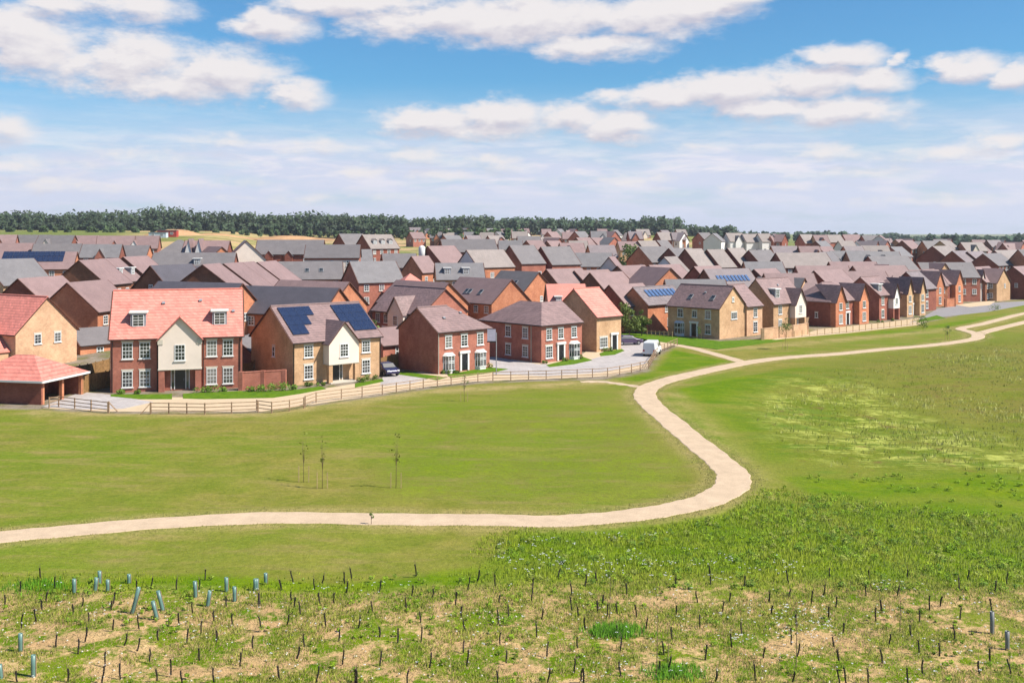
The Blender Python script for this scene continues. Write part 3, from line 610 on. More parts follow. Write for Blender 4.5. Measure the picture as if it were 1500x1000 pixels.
e(1457,367,'R',12,'dark','taupe',Rr,d=10,eave=6,rise=4,D=330,th=30,frontwall='red')
e(1492,366,'R',12,'orange','grey',Rr,d=9,eave=6,D=320,th=12)
# ---- far rows: generated along the crest, every one its own house
rs=random.Random(5)
def row(rowname,x0,x1,y0,y1,D,step,walls,roofs,jit=1.2,pl=.2,frontal=.4):
    x=x0
    while x<x1:
        t_=(x-x0)/(x1-x0); y=y0+(y1-y0)*t_+rs.uniform(-jit,jit); q=rs.random()
        wd=rs.uniform(8,12.5) if rowname in ('terrace','plainleft') else rs.uniform(6.2,9.2)
        kw={}
        if q<pl: typ,th='L',rs.uniform(-60,-35)
        elif q<pl+frontal: typ,th='R',rs.uniform(0,18)
        else: typ,th='R',rs.uniform(34,50)
        wl=rs.choice(walls); ro=rs.choice(roofs)
        if wl=='white' and th>30: th=62; wd=7.5
        if th<20 and rs.random()<.4: kw['bays']=[(rs.uniform(-2,2),2.8,.8,-1,4.8,2.4,rs.choice(['white','orange','cream','red']))]
        DD=D(x) if callable(D) else D
        if rowname=='crest':
            kw['eave']=rs.choice([5.2,6.6,7.6]); wd*=.85
            if 'bays' in kw: kw['bays']=[(kw['bays'][0][0],3.2,.8,-1,kw['eave']-.2,2.6,rs.choice(['white','orange','white','red','cream']))]
        e(x,y,typ,wd,wl,ro,rowname,d=rs.uniform(7,8.4),rise=rs.uniform(3.0,3.8),lvl=1,D=DD+rs.uniform(-6,6),th=th,**kw)
        x+=wd*F/DD*step*rs.uniform(.8,1.15)
wl=['red','red','orange','dark','white','tan','red']; rf=['grey','plum','taupe','slate','plum','lilac']
row('crest',842,1110,339,343,450,1.0,wl+['white'],rf,.9,.25,.4)
row('crest',1110,1300,342.5,345.5,450,1.0,wl+['white'],rf,.8,.2,.55)
row('behind',905,975,353,352,385,1.05,wl,rf,1.0)
row('behind',1195,1500,352,356,400,1.05,wl,rf,1.5)
row('behind',1130,1330,360,362,330,1.05,['red','orange','dark'],rf,1.2)
row('centre',735,905,347,348.5,420,1.0,wl+['white'],rf,1.0)
row('centre',650,720,345,346,420,1.3,['red','orange','dark'],rf,.7)
row('centre',600,840,341,339.5,560,1.25,['red','orange','dark','white'],rf,.8)
row('centre',700,840,353,353,385,1.2,['red','orange','dark','white'],rf,.8)
row('centre',820,900,357,360,340,1.1,['red','orange','dark','white'],rf,1.0)
row('centre',600,1000,334,337,690,1.9,['red','orange','dark','white'],rf,.8)
row('terrace',-20,190,344.5,346,318,.86,['dark','dark','red'],['grey','lilac','plum'],.3,0,1)
row('terrace',50,190,357.5,360,285,1.0,['dark','orange'],['grey','slate','plum'],1.0,0,1)
row('plainleft',-10,60,357,360,285,1.0,['orange'],['plum'],.6,0,1)
row('skyline',1300,1500,352,362,430,1.1,wl,rf,1.5)
row('skyline',1290,1500,350,352,560,1.3,wl,rf,1.0)
ordn=['first','second','third','fourth','fifth','sixth','seventh','eighth','ninth','tenth','eleventh','twelfth','thirteenth','fourteenth','fifteenth','sixteenth','seventeenth','eighteenth','nineteenth','twentieth']
def ordinal(n):
    if n<20: return ordn[n]
    tens=['twenty','thirty','forty','fifty','sixty'][(n+1)//10-2]; u=(n+1)%10
    return tens+('-'+ordn[u-1] if u else 'th') if u else {'twenty':'twentieth','thirty':'thirtieth','forty':'fortieth','fifty':'fiftieth'}.get(tens,tens)
RD={'left':'the left middle rows','middle':'the central middle rows','right':'the right middle rows','crest':'the crest row','behind':'the rows below the crest','centre':'the far central rows',
    'terrace':'the far left terraces','plainleft':'the far left orange row','skyline':'the far right rows'}
WD={'red':'red brick','orange':'orange brick','dark':'dark red brick','tan':'buff brick','peach':'peach brick','brown':'brown brick','cream':'cream rendered','white':'white rendered'}
ROD={'plum':'plum roofed','grey':'grey roofed','slate':'blue-grey roofed','dark':'charcoal roofed','salmon':'salmon roofed','taupe':'taupe roofed','lilac':'lilac roofed'}
for rn in RD:
    L=sorted([h for h in EST if h['row']==rn],key=lambda h:h['ax'])
    for i,h in enumerate(L):
        kw=dict(h['kw']); lvl=h['lvl']; w,d,eave,rise=h['w'],h['d'],h['eave'],h['rise']
        hip=kw.pop('hip',False); w2=kw.pop('wins2',None); fwm=kw.pop('frontwall',None); band=kw.pop('whiteband',None)
        if w2: wins=list(w2)
        else:
            wins=[]; n=max(2,int(w/2.6)); near=lvl>=2
            for k in range(n):
                u=-w/2+w*(k+.5)/n
                if any(abs(u-b[0])<b[1]/2+.5 for b in kw.get('bays',())): continue
                for zz in ([3.2] if lvl<2 else [.7,3.2]): wins.append(('F',u,zz,1.2 if lvl<2 else 1.1,1.3,2,2 if lvl<2 else 3))
            wins.append(('R' if h['typ']=='L' else 'L',.8,3.2,.8,1.1,1 if lvl<2 else 2,2))
        lab=f"{ROD[h['roof']]} {WD[h['wall']]} house, {ordinal(i)} from left in {RD[rn]}"
        o=house('house',lab,h['X'],h['Y'],h['z'],h['th'],w,d,eave,rise,h['wall'],h['roof'],hipL=hip,hipR=hip,lvl=lvl,wins=wins,group='houses of the estate',**kw)
        if fwm:
            m=MB(); m.box(-w/2,-d/2-.06,-1.5,w/2,-d/2-.003,eave-.05); q=obj('front_wall',m.mesh('front wall',W[fwm]),o)
            for ch in o.children:
                if ch.name.startswith('window') and abs(ch.location.y+d/2)<.1: ch.location.y-=.06
        if band:
            m=MB(); m.box(-w/2-.04,-d/2-.04,band[0]+1,w/2+.04,-d/2-.003,band[1]); obj('render_band',m.mesh('render band',W['cream']),o)
            for ch in o.children:
                if ch.name.startswith('window') and abs(ch.location.y+d/2)<.1: ch.location.y-=.05
# sheds / attached low building filling yards between the near houses are left to the photo

for px,py,w,d,th,wl,ro,lb in ((118,532,5.5,5.5,50,'orange','grey','small grey roofed brick garage behind the timber fence by the salmon-roofed house'),(352,548,5,5.5,70,'red','grey','small grey roofed garage between the salmon-roofed and solar-panelled houses'),(560,532,5,6,43,'red','plum','small plum roofed garage beyond the blue car')):
    X,Y=G(px,py); house('garage',lb,X,Y+3,0,th,w,d,2.5,1.9,wl,ro,lvl=2,cat='garage',wins=[('F',0,1.0,1.0,1.1,2,2)])

for hs_,w_,d_,ea,ri,pts_ in ((H3,8.7,7.8,5.25,2.65,((-1.8,2.2),(1.5,3.0))),(H2,11.8,10.6,4.95,3.7,((-.5,1.2),)),(H1,13.9,9.6,6.0,4.75,((-1.6,4.6),(2.4,4.9),(6.0,3.2))),(H9,10.2,7.2,5.1,4.0,((0,3.6),)),(H7,10.5,7.7,5.1,3.3,((.8,3.2),))):
    for x_,t_ in pts_: add_slope_box(hs_,'roof_vent',M['lead'],w_,d_,ea,ri,x_,t_,.35,.3,.14)
# ================================================================ ground
def P(pts,z=0): return [G(x,y,z) for x,y in pts]
def smooth_line(pts,n=8):
    out=[]; p=[pts[0]]+list(pts)+[pts[-1]]
    for i in range(1,len(p)-2):
        for k in range(n):
            t=k/n; a,b,c,d=[np.array(q) for q in p[i-1:i+3]]
            out.append(tuple(.5*((2*b)+(-a+c)*t+(2*a-5*b+4*c-d)*t*t+(-a+3*b-3*c+d)*t**3)))
    out.append(tuple(pts[-1])); return out
def pathmesh(name,label,line,wd,mat,z=.03,kind='structure',edge=.1):
    """ribbon along a ground line with slightly ragged edges"""
    m=MB(); L=[np.array(q) for q in line]; vs=[]; s=0
    for i,q in enumerate(L):
        t=L[min(i+1,len(L)-1)]-L[max(i-1,0)]; t=t/np.linalg.norm(t); n=np.array((-t[1],t[0])); 
        wv=wd(i/len(L)) if callable(wd) else wd
        a=wv/2+edge*(math.sin(i*1.7)+math.sin(i*.61+2))*.5; b=wv/2+edge*(math.sin(i*1.3+1)+math.sin(i*.47))*.5
        l=q+n*a; r=q-n*b; zz=tz(q[0],q[1])+z
        vs+= [(l[0],l[1],zz-.06),(l[0]-n[0]*.1,l[1]-n[1]*.1,zz),(r[0]+n[0]*.1,r[1]+n[1]*.1,zz),(r[0],r[1],zz-.06)]
    fs=[]
    for i in range(len(L)-1):
        for k in range(3): fs.append((i*4+k,i*4+k+1,i*4+5+k,i*4+4+k)[::-1])
    m.add(vs,fs); return tag(obj(name,m.mesh(name,mat)),label,kind=kind)
def polymesh(name,pts,mat,z,th=.06,kind='structure',world=False,label=None):
    q=pts if world else P(pts)
    bm=bmesh.new(); vs=[bm.verts.new((x,y,z+tz(x,y))) for x,y in q]; f=bm.faces.new(vs)
    if f.normal.z<0: f.normal_flip()
    bm.normal_update()
    if f.normal.z<0: bmesh.ops.reverse_faces(bm,faces=[f])
    r=bmesh.ops.extrude_face_region(bm,geom=[f]); 
    up_=[v for v in r['geom'] if isinstance(v,bmesh.types.BMVert)]
    for v in vs: v.co.z-=th
    bmesh.ops.triangulate(bm,faces=bm.faces[:]); bmesh.ops.recalc_face_normals(bm,faces=bm.faces[:])
    me=bpy.data.meshes.new(name); bm.to_mesh(me); bm.free(); me.materials.append(mat)
    return tag(obj(name,me),label,kind=kind)
def gravel(name,c,amt=.12,sc_=.8):
    t=N(name); t.b.inputs['Roughness'].default_value=.95; t.b.inputs['Specular IOR Level'].default_value=.1
    tc=t.n('ShaderNodeTexCoord'); Pp=tc.outputs['Object']
    a=noise(t,sc_,Pp,5,.65); b=noise(t,14,Pp,2,.6)
    c_=ramp(t,a,.3,.7,sc3(c,1-amt),sc3(c,1+amt)); c_=mix(t,.6,c_,ramp(t,b,.3,.7,(.82,.82,.82,1),(1.15,1.15,1.15,1)),'MULTIPLY')
    t.k(c_,t.b.inputs['Base Color']); bp=t.n('ShaderNodeBump',i_Strength=.4,i_Distance=.02); t.k(b,bp.inputs['Height']); t.k(bp.outputs[0],t.b.inputs['Normal']); return t.mat
M['gravel']=gravel('gravel path',(.59,.44,.30,1)); M['gravel2']=gravel('pale gravel',(.62,.47,.31,1),.08); M['block']=gravel('block paving',(.50,.45,.43,1),.08,.5)

t=N('block paving'); t.b.inputs['Roughness'].default_value=.9; tc=t.n('ShaderNodeTexCoord'); br=t.n('ShaderNodeTexBrick',i_Scale=1.0); br.inputs['Brick Width'].default_value=.8; br.inputs['Row Height'].default_value=.4; br.inputs['Mortar Size'].default_value=.02
br.inputs['Color1'].default_value=(.46,.41,.39,1); br.inputs['Color2'].default_value=(.53,.48,.45,1); br.inputs['Mortar'].default_value=(.36,.32,.30,1); mp=t.n('ShaderNodeMapping'); mp.inputs['Rotation'].default_value=(0,0,.75); t.k(tc.outputs['Object'],mp.inputs['Vector']); t.k(mp.outputs[0],br.inputs['Vector'])
t.k(mix(t,.8,br.outputs['Color'],ramp(t,noise(t,.35,tc.outputs['Object'],5,.7),.3,.7,(.80,.79,.78,1),(1.12,1.12,1.12,1)),'MULTIPLY'),t.b.inputs['Base Color']); M['block']=t.mat
M['asph']=gravel('road surface',(.30,.28,.28,1),.08,.3)
def inpoly(X,Y,poly):
    ins=np.zeros(X.shape,bool); n=len(poly); j=n-1
    for i in range(n):
        xi,yi=poly[i]; xj,yj=poly[j]
        c=((yi>Y)!=(yj>Y))&(X<(xj-xi)*(Y-yi)/((yj-yi) if yj!=yi else 1e-9)+xi); ins^=c; j=i
    return ins
def distline(X,Y,line):
    d=np.full(X.shape,1e9)
    for (ax,ay),(bx,by) in zip(line,line[1:]):
        vx,vy=bx-ax,by-ay; L=vx*vx+vy*vy+1e-9; t=np.clip(((X-ax)*vx+(Y-ay)*vy)/L,0,1)
        d=np.minimum(d,np.hypot(X-ax-t*vx,Y-ay-t*vy))
    return d
def soft(X,Y,poly,s):
    d=distline(X,Y,poly+[poly[0]]); ins=inpoly(X,Y,poly); sd=np.where(ins,d,-d); return np.clip(.5+sd/(2*s),0,1)
xs=np.concatenate([np.linspace(-6000,-400,16)[:-1],np.linspace(-400,-80,50)[:-1],np.linspace(-80,110,300)[:-1],np.linspace(110,500,60)[:-1],np.linspace(500,6000,16)])
ys=np.concatenate([np.linspace(-300,20,10)[:-1],np.linspace(20,130,240)[:-1],np.linspace(130,260,110)[:-1],np.linspace(260,700,90)[:-1],np.linspace(700,7000,30)])
GX,GY=np.meshgrid(xs,ys); GZ=terr(GX,GY)
near=1-sst(100,140,GY)
GZ=GZ+near*(.10*np.sin(GX*.35+GY*.21)*np.cos(GY*.4-GX*.13)-.1)*sst(0,1,1-np.clip((55-GY)/55,0,1))*(GY<100)*sst(100,90,GY)
main_px=[(-60,797),(0,787),(100,777),(250,765),(400,758),(550,760),(700,761),(800,763),(880,759),(950,751),(1000,742),(1040,731),(1068,715),(1075,700),(1066,686),(1045,668),(1015,644),(985,619),(962,600),(947,585),(946,572),(962,562),(1000,551),(1050,540),(1100,530),(1160,523),(1230,518),(1300,511),(1360,506),(1400,501),(1428,496),(1432,490),(1418,485),(1408,481),(1440,474),(1500,459),(1560,446)]
main=smooth_line(P(main_px),8)
dm=distline(GX,GY,main[::2])
GZ=np.where(dm<4,GZ*sst(1.5,4,dm),GZ) if True else GZ
GZ=np.where(GY>135,terr(GX,GY),GZ)
fence_px=[(60,600),(160,606),(380,605),(455,595),(560,580),(620,571),(700,562),(800,558),(890,556),(950,545),(968,520),(990,508),(1150,494),(1350,474),(1500,440),(1700,425),(1700,335),(-400,330),(-400,590)]
estate=soft(GX,GY,P([(x,max(y,352)) for x,y in fence_px]),.5)*(GY<700)
lush=soft(GX,GY,P([(1700,1060),(1130,690),(1118,700),(1105,722),(1060,750),(960,768),(860,775),(760,772),(740,800),(700,830),(500,850),(300,838),(0,856),(-300,870),(-300,1200),(1900,1200),(1900,560),(1500,500),(1350,525),(1150,540),(1000,568),(965,588),(985,612),(1060,672)]),1.2)
lush=np.maximum(lush,soft(GX,GY,P([(905,555),(960,545),(985,512),(1085,532),(1000,548),(950,560)]),1.0))
lush=np.maximum(lush,.75*soft(GX,GY,P([(1000,506),(1150,498),(1350,478),(1400,470),(1500,455),(1500,440),(1700,420),(1700,480),(1500,462),(1400,478),(1350,488),(1200,494)]),1.5))
lush=np.maximum(lush,.45*soft(GX,GY,P([(560,600),(700,575),(860,566),(920,578),(1010,650),(1045,700),(980,735),(700,740),(500,735),(520,680)]),4))
plant=soft(GX,GY,P([(-300,868),(0,862),(330,868),(520,872),(640,860),(900,852),(1200,850),(1500,858),(1900,860),(1900,1300),(-300,1300)]),1.2)
meadow=soft(GX,GY,P([(1075,590),(1130,545),(1300,515),(1500,490),(1700,470),(1900,600),(1800,720),(1500,695),(1330,690),(1200,690),(1120,650)]),3.0)
worn=np.exp(-(np.maximum(distline(GX,GY,P([(60,604),(380,607),(455,597),(620,574),(890,559)]))-.0,0)/1.6)**2)
worn=np.maximum(worn,.8*np.exp(-(distline(GX,GY,P([(960,505),(1060,512),(1150,505),(1300,492),(1390,482)]))/1.8)**2))
worn=np.maximum(worn,.6*np.exp(-(distline(GX,GY,P([(985,575),(1030,610),(1075,650),(1105,690),(1130,730)]))/1.1)**2)); worn=np.maximum(worn,.65*np.exp(-((dm-1.6)/.7)**2))
farf=sst(255,330,GY)*sst(0,1,(GY>300)*1.0)
nv=len(xs)*len(ys); me=bpy.data.meshes.new('ground')
co=np.stack([GX,GY,GZ],-1).reshape(-1,3)
nx,ny=len(xs),len(ys); I=(np.arange(ny-1)[:,None]*nx+np.arange(nx-1)[None,:]).ravel()
fc=np.stack([I,I+1,I+1+nx,I+nx],-1)
me.vertices.add(nv); me.vertices.foreach_set('co',co.astype(np.float32).ravel())
me.loops.add(fc.size); me.loops.foreach_set('vertex_index',fc.astype(np.int32).ravel())
me.polygons.add(len(fc)); me.polygons.foreach_set('loop_start',np.arange(0,fc.size,4,dtype=np.int32)); me.polygons.foreach_set('use_smooth',[True]*len(fc)); me.update(calc_edges=True)
flow=soft(GX,GY,P([(1110,585),(1150,555),(1260,560),(1400,610),(1500,630),(1700,650),(1700,700),(1500,690),(1300,684),(1190,668),(1130,630)]),5)
brn=soft(GX,GY,P([(1230,530),(1330,513),(1600,490),(1600,600),(1500,610),(1400,600),(1290,570)]),6); brn=np.maximum(brn,soft(GX,GY,P([(195,352),(200,336),(330,336),(450,344),(540,347),(540,350),(430,352)]),8)*(GY>300))
bank=np.exp(-(distline(GX,GY,P([(1010,585),(1060,625),(1110,670),(1150,720),(1240,735),(1380,728),(1500,735)]))/1.5)**2)
for nm,(a,b,c) in {'mc':(flow,brn,bank),'ma':(lush,plant,meadow),'mb':(estate,farf,worn)}.items():
    ca=me.color_attributes.new(nm,'FLOAT_COLOR','POINT'); q=np.ones((nv,4),np.float32); q[:,0]=a.ravel();q[:,1]=b.ravel();q[:,2]=c.ravel(); ca.data.foreach_set('color',q.ravel())
t=N('ground cover'); t.b.inputs['Roughness'].default_value=.95; t.b.inputs['Specular IOR Level'].default_value=.05
tc=t.n('ShaderNodeTexCoord'); Pp=tc.outputs['Object']
A1=t.n('ShaderNodeAttribute',attribute_name='ma'); B1=t.n('ShaderNodeAttribute',attribute_name='mb')
sa=t.n('ShaderNodeSeparateColor'); t.k(A1.outputs['Color'],sa.inputs[0]); sb=t.n('ShaderNodeSeparateColor'); t.k(B1.outputs['Color'],sb.inputs[0])
n_big=noise(t,.045,Pp,4,.6); n_mid=noise(t,.35,Pp,5,.65); n_fine=noise(t,3.2,Pp,4,.75); n_vf=noise(t,11,Pp,2,.7)
mp=t.n('ShaderNodeMapping'); mp.inputs['Scale'].default_value=(.25,1.0,1); mp.inputs['Rotation'].default_value=(0,0,.25); t.k(Pp,mp.inputs['Vector']); n_str=noise(t,.55,mp.outputs[0],4,.7)
# mown lawn: olive, with drier and greener patches
lawn=ramp(t,n_mid,.34,.66,(.165,.180,.024,1),(.275,.235,.056,1)); 
lawn=mix(t,ramp(t,n_big,.40,.62),lawn,ramp(t,n_str,.3,.7,(.135,.200,.014,1),(.205,.225,.032,1)))
lawn=mix(t,ramp(t,n_str,.5,.72),lawn,(.27,.22,.075,1)); 
lushc=ramp(t,n_mid,.3,.68,(.085,.172,.003,1),(.180,.240,.008,1))
lushc=mix(t,ramp(t,n_str,.45,.75),lushc,(.085,.172,.003,1))
jit=mth(t,'MULTIPLY_ADD',mth(t,'SUBTRACT',mth(t,'ADD',mth(t,'MULTIPLY',n_mid,.6),mth(t,'MULTIPLY',n_fine,.4)),.5),1.6,sa.outputs[0]); jm=ramp(t,jit,.3,.7)
lushc=mix(t,mth(t,'MULTIPLY',ramp(t,noise(t,.11,mp.outputs[0],4,.65),.5,.68),.8),lushc,(.23,.22,.045,1))
g=mix(t,jm,lawn,lushc)
# trodden streaks of drier grass beside the big bend
g=mix(t,mth(t,'MULTIPLY',sb.outputs[2],ramp(t,n_fine,.3,.6)),g,(.27,.25,.07,1))
lushv=1
md=ramp(t,noise(t,.16,Pp,5,.7),.36,.62,(.125,.170,.010,1),(.205,.210,.034,1)); md=mix(t,ramp(t,n_str,.5,.66),md,(.12,.19,.02,1)); C1=t.n('ShaderNodeAttribute',attribute_name='mc'); scn=t.n('ShaderNodeSeparateColor'); t.k(C1.outputs['Color'],scn.inputs[0])
md=mix(t,mth(t,'MULTIPLY',mth(t,'MULTIPLY',scn.outputs[1],.75),ramp(t,n_str,.38,.62)),md,(.215,.165,.045,1))
md=mix(t,mth(t,'MULTIPLY',scn.outputs[0],ramp(t,mth(t,'ADD',mth(t,'MULTIPLY',noise(t,.30,Pp,5,.75),.6),mth(t,'MULTIPLY',noise(t,2.0,mp.outputs[0],4,.7),.4)),.50,.58)),md,(.42,.44,.10,1))
md=mix(t,ramp(t,n_mid,.60,.72),md,(.17,.10,.045,1))
g=mix(t,sa.outputs[2],g,md)
soil=ramp(t,n_mid,.3,.7,(.46,.29,.145,1),(.60,.42,.21,1))
pn=mth(t,'ADD',mth(t,'MULTIPLY',noise(t,.42,Pp,5,.7),.75),mth(t,'MULTIPLY',n_fine,.25))
pm=mth(t,'MULTIPLY',ramp(t,pn,.47,.54),sa.outputs[1]); g=mix(t,pm,g,soil)
g=mix(t,mth(t,'MULTIPLY',sb.outputs[2],ramp(t,n_mid,.35,.65)),g,(.42,.31,.145,1))
far=ramp(t,noise(t,.02,Pp,4,.6),.4,.6,(.17,.19,.05,1),(.25,.24,.08,1)); far=mix(t,ramp(t,noise(t,.011,Pp,3,.5),.45,.55),far,(.17,.20,.05,1))
est_c=mix(t,ramp(t,n_mid,.4,.6),(.30,.25,.20,1),(.20,.15,.11,1)); est_c=mix(t,mth(t,'MULTIPLY',ramp(t,n_mid,.5,.6),.6),est_c,(.17,.19,.05,1))
g=mix(t,sb.outputs[0],g,est_c); far=mix(t,mth(t,'MULTIPLY',scn.outputs[1],ramp(t,noise(t,.03,Pp,4,.6),.38,.55)),far,ramp(t,noise(t,.05,Pp,4,.6),.35,.65,(.54,.34,.20,1),(.46,.38,.16,1)))
g=mix(t,sb.outputs[1],g,far)
g=mix(t,mth(t,'MULTIPLY',scn.outputs[2],.55),g,(.20,.215,.03,1))
det=mth(t,'ADD',mth(t,'MULTIPLY',n_fine,.6),mth(t,'MULTIPLY',n_vf,.4))
g=mix(t,.8,g,ramp(t,det,.32,.68,(.55,.60,.52,1),(1.42,1.36,1.3,1)),'MULTIPLY')
t.k(g,t.b.inputs['Base Color']); bp=t.n('ShaderNodeBump',i_Strength=.55,i_Distance=.12); t.k(det,bp.inputs['Height']); t.k(bp.outputs[0],t.b.inputs['Normal'])
me.materials.append(t.mat); tag(obj('ground',me),'grassy open ground rising to fields behind the houses',kind='structure')
# ---- paths
pathmesh('path','pale gravel path curving through the grass',main,lambda f:2.55-.7*max(0,f-.62)/.38,M['gravel'],z=.035)
pathmesh('path','narrow gravel spur to the road bend',smooth_line(P([(1092,532),(1060,522),(1010,509),(960,500),(925,493),(905,490)])),1.9,M['gravel'],z=.028)
pathmesh('path','worn gravel spur towards the fence',smooth_line(P([(944,569),(915,563),(880,559),(850,559)])),1.3,M['gravel'],z=.026,edge=.3)
pathmesh('path','second gravel path at the right edge',smooth_line(P([(1434,490),(1440,487),(1500,472),(1580,455)])),2.2,M['gravel'],z=.028)
polymesh('footpath',[(62,598),(160,603),(380,603),(452,593),(560,577),(620,568),(700,559),(800,555),(890,552),(948,540),(964,516),(985,504),(900,486),(930,478),(880,500),(850,521),(720,528),(640,540),(560,556),(450,573),(400,582),(160,582),(130,577)],M['gravel2'],.03)
polymesh('driveway',[(62,596),(112,577),(118,574),(158,578),(205,586),(225,589),(180,599),(125,600)],M['block'],.042)
polymesh('driveway',[(556,566),(562,548),(590,545),(640,553),(600,562)],M['block'],.042)
polymesh('driveway',[(722,548),(722,533),(700,524),(725,523),(790,534),(850,531),(885,521),(905,505),(930,499),(958,505),(962,517),(945,533),(880,546),(800,551)],M['block'],.042)
polymesh('footpath',[(1118,500),(1200,483),(1290,473),(1345,466),(1362,468),(1345,476),(1240,488),(1150,496)],M['gravel2'],.03)
polymesh('road',[(1330,474),(1350,466),(1372,453),(1400,447),(1500,441),(1620,434),(1620,438),(1500,447),(1445,457),(1400,462),(1365,466)],M['asph'],.042)
polymesh('footpath',[(1400,447),(1430,443),(1460,440),(1450,447),(1420,450)],M['gravel2'],.06)
t=N('garden turf'); t.b.inputs['Roughness'].default_value=.95; t.b.inputs['Specular IOR Level'].default_value=.05
tc=t.n('ShaderNodeTexCoord'); c_=ramp(t,noise(t,1.2,tc.outputs['Object'],4,.7),.3,.7,(.06,.14,.008,1),(.15,.24,.015,1)); t.k(c_,t.b.inputs['Base Color']); M['turf']=t.mat
for k,pl_ in enumerate([[(162,578),(240,578),(252,577),(252,585),(205,585),(162,581)],[(268,577),(350,573),(420,573),(470,566),(478,570),(440,577),(400,583),(300,585),(268,584)],[(520,562),(560,555),(562,559),(520,568)],
    [(585,544),(655,553),(640,557),(578,548)],[(655,549),(715,538),(745,541),(722,546),(660,554)],[(800,535),(852,522),(868,528),(840,534),(805,538)],[(878,518),(905,508),(915,514),(900,520),(880,522)],
    [(905,489),(960,500),(1050,512),(1150,499),(1120,497),(1054,500),(990,492),(950,489)],[(1340,470),(1372,462),(1385,466),(1345,472)]]):
    polymesh('lawn',pl_,M['turf'],.055)
# ================================================================ fences and walls
def rail_fence(px,label,world=False,mat='fence',rails=(.35,.7,1.05),step=2.1,h=1.12,cat='fence',post=.10,group=None):
    q=P(px) if not world else px
    root=bpy.data.objects.new('rail_fence' if mat!='lead' else 'metal_fence',None); col.objects.link(root); x0,y0=q[0]; root.location=(x0,y0,0); tag(root,label,cat,group)
    pts=[q[0]]
    for A,B in zip(q,q[1:]):
        L=math.hypot(B[0]-A[0],B[1]-A[1]); n=max(1,round(L/step))
        pts+=[(A[0]+(B[0]-A[0])*k/n,A[1]+(B[1]-A[1])*k/n) for k in range(1,n+1)]
    pm=MB(); pm.box(-post/2,-post/2,-.3,post/2,post/2,h); pme=pm.mesh('post',M[mat])
    for x,y in pts: obj('post',pme,root,(x-x0,y-y0,tz(x,y)),rz=random.uniform(-.1,.1))
    for z in rails:
        m=MB()
        for A,B in zip(pts,pts[1:]): m.bar((A[0]-x0,A[1]-y0-post*.6,tz(*A)+z),(B[0]-x0,B[1]-y0-post*.6,tz(*B)+z),.04,t2=.075)
        obj('rail',m.mesh('rail',M[mat]),root)
    return root
rail_fence([(72,598),(86,596),(158,605)],'timber rail fence beside the open garage drive')
rail_fence([(221,606),(300,607),(378,604)],'straight timber rail fence in front of the salmon-roofed house')
rail_fence([(376,602),(398,605),(424,602),(445,598)],'kinked rail fence section left of the gap')
rail_fence([(447,596),(463,590),(500,585),(560,578)],'timber rail fence in front of the solar-panelled house')
rail_fence([(560,578),(620,569),(700,560),(722,558)],'timber rail fence below the blank side-walled house')
rail_fence([(722,558),(800,556),(890,552),(925,546)],'timber rail fence along the block paved drive')
rail_fence([(925,546),(950,540),(958,526),(968,516),(992,506)],'timber rail fence curling round behind the white van')
rail_fence([(1152,495),(1240,487),(1345,475)],'pale rail fence beside the right-hand houses',mat='palewood')
rail_fence([(948,492),(985,494)],'short pale picket fence below the orange house',mat='palewood',step=.8,h=1.0,rails=(.3,.8),post=.08)
def braces(pxa,pxb,label):
    a=P([pxa,pxb]); m=MB(); m.bar((a[0][0],a[0][1],.05),(a[1][0],a[1][1],1.05),.08); m.bar((a[1][0],a[1][1],-.2),(a[1][0],a[1][1],1.15),.11); tag(obj('fence_brace',m.mesh('brace',M['fence'])),label,'brace')
braces((206,607),(220.3,606.3),'sloping timber brace at the left end of the straight fence')
braces((172,603),(159.5,605),'sloping timber brace at the right end of the drive fence')
def gwall(px,h,mat,label,name='garden_wall',th=.25,cap=True):
    q=P(px); m=MB()
    root=bpy.data.objects.new(name,None); col.objects.link(root); x0,y0=q[0]; root.location=(x0,y0,0); tag(root,label,'wall')
    c=MB(); p_=MB()
    for A,B in zip(q,q[1:]):
        a=(A[0]-x0,A[1]-y0,h/2-.2); b=(B[0]-x0,B[1]-y0,h/2-.2); m.bar(a,b,th,t2=h+.4); 
        c.bar((a[0],a[1],h+.04),(b[0],b[1],h+.04),th+.1,t2=.07)
    for A in q: p_.box(A[0]-x0-.24,A[1]-y0-.24,-.3,A[0]-x0+.24,A[1]-y0+.24,h+.12)
    obj('wall',m.mesh('wall',mat),root)
    if cap: obj('coping',c.mesh('coping',mat),root)
    obj('pier',p_.mesh('pier',mat),root)
gwall([(353,571.5),(385,569.5),(416,568)],1.95,W['red'],'red brick garden wall between the salmon-roofed and solar-panelled houses')
gwall([(1117,498),(1140,495),(1160,493),(1182,489)],1.8,W['peach'],'buff garden wall below the dormered buff house')
gwall([(1385,450),(1398,449)],1.9,W['orange'],'small orange brick wall beside the dark twin-gabled house')
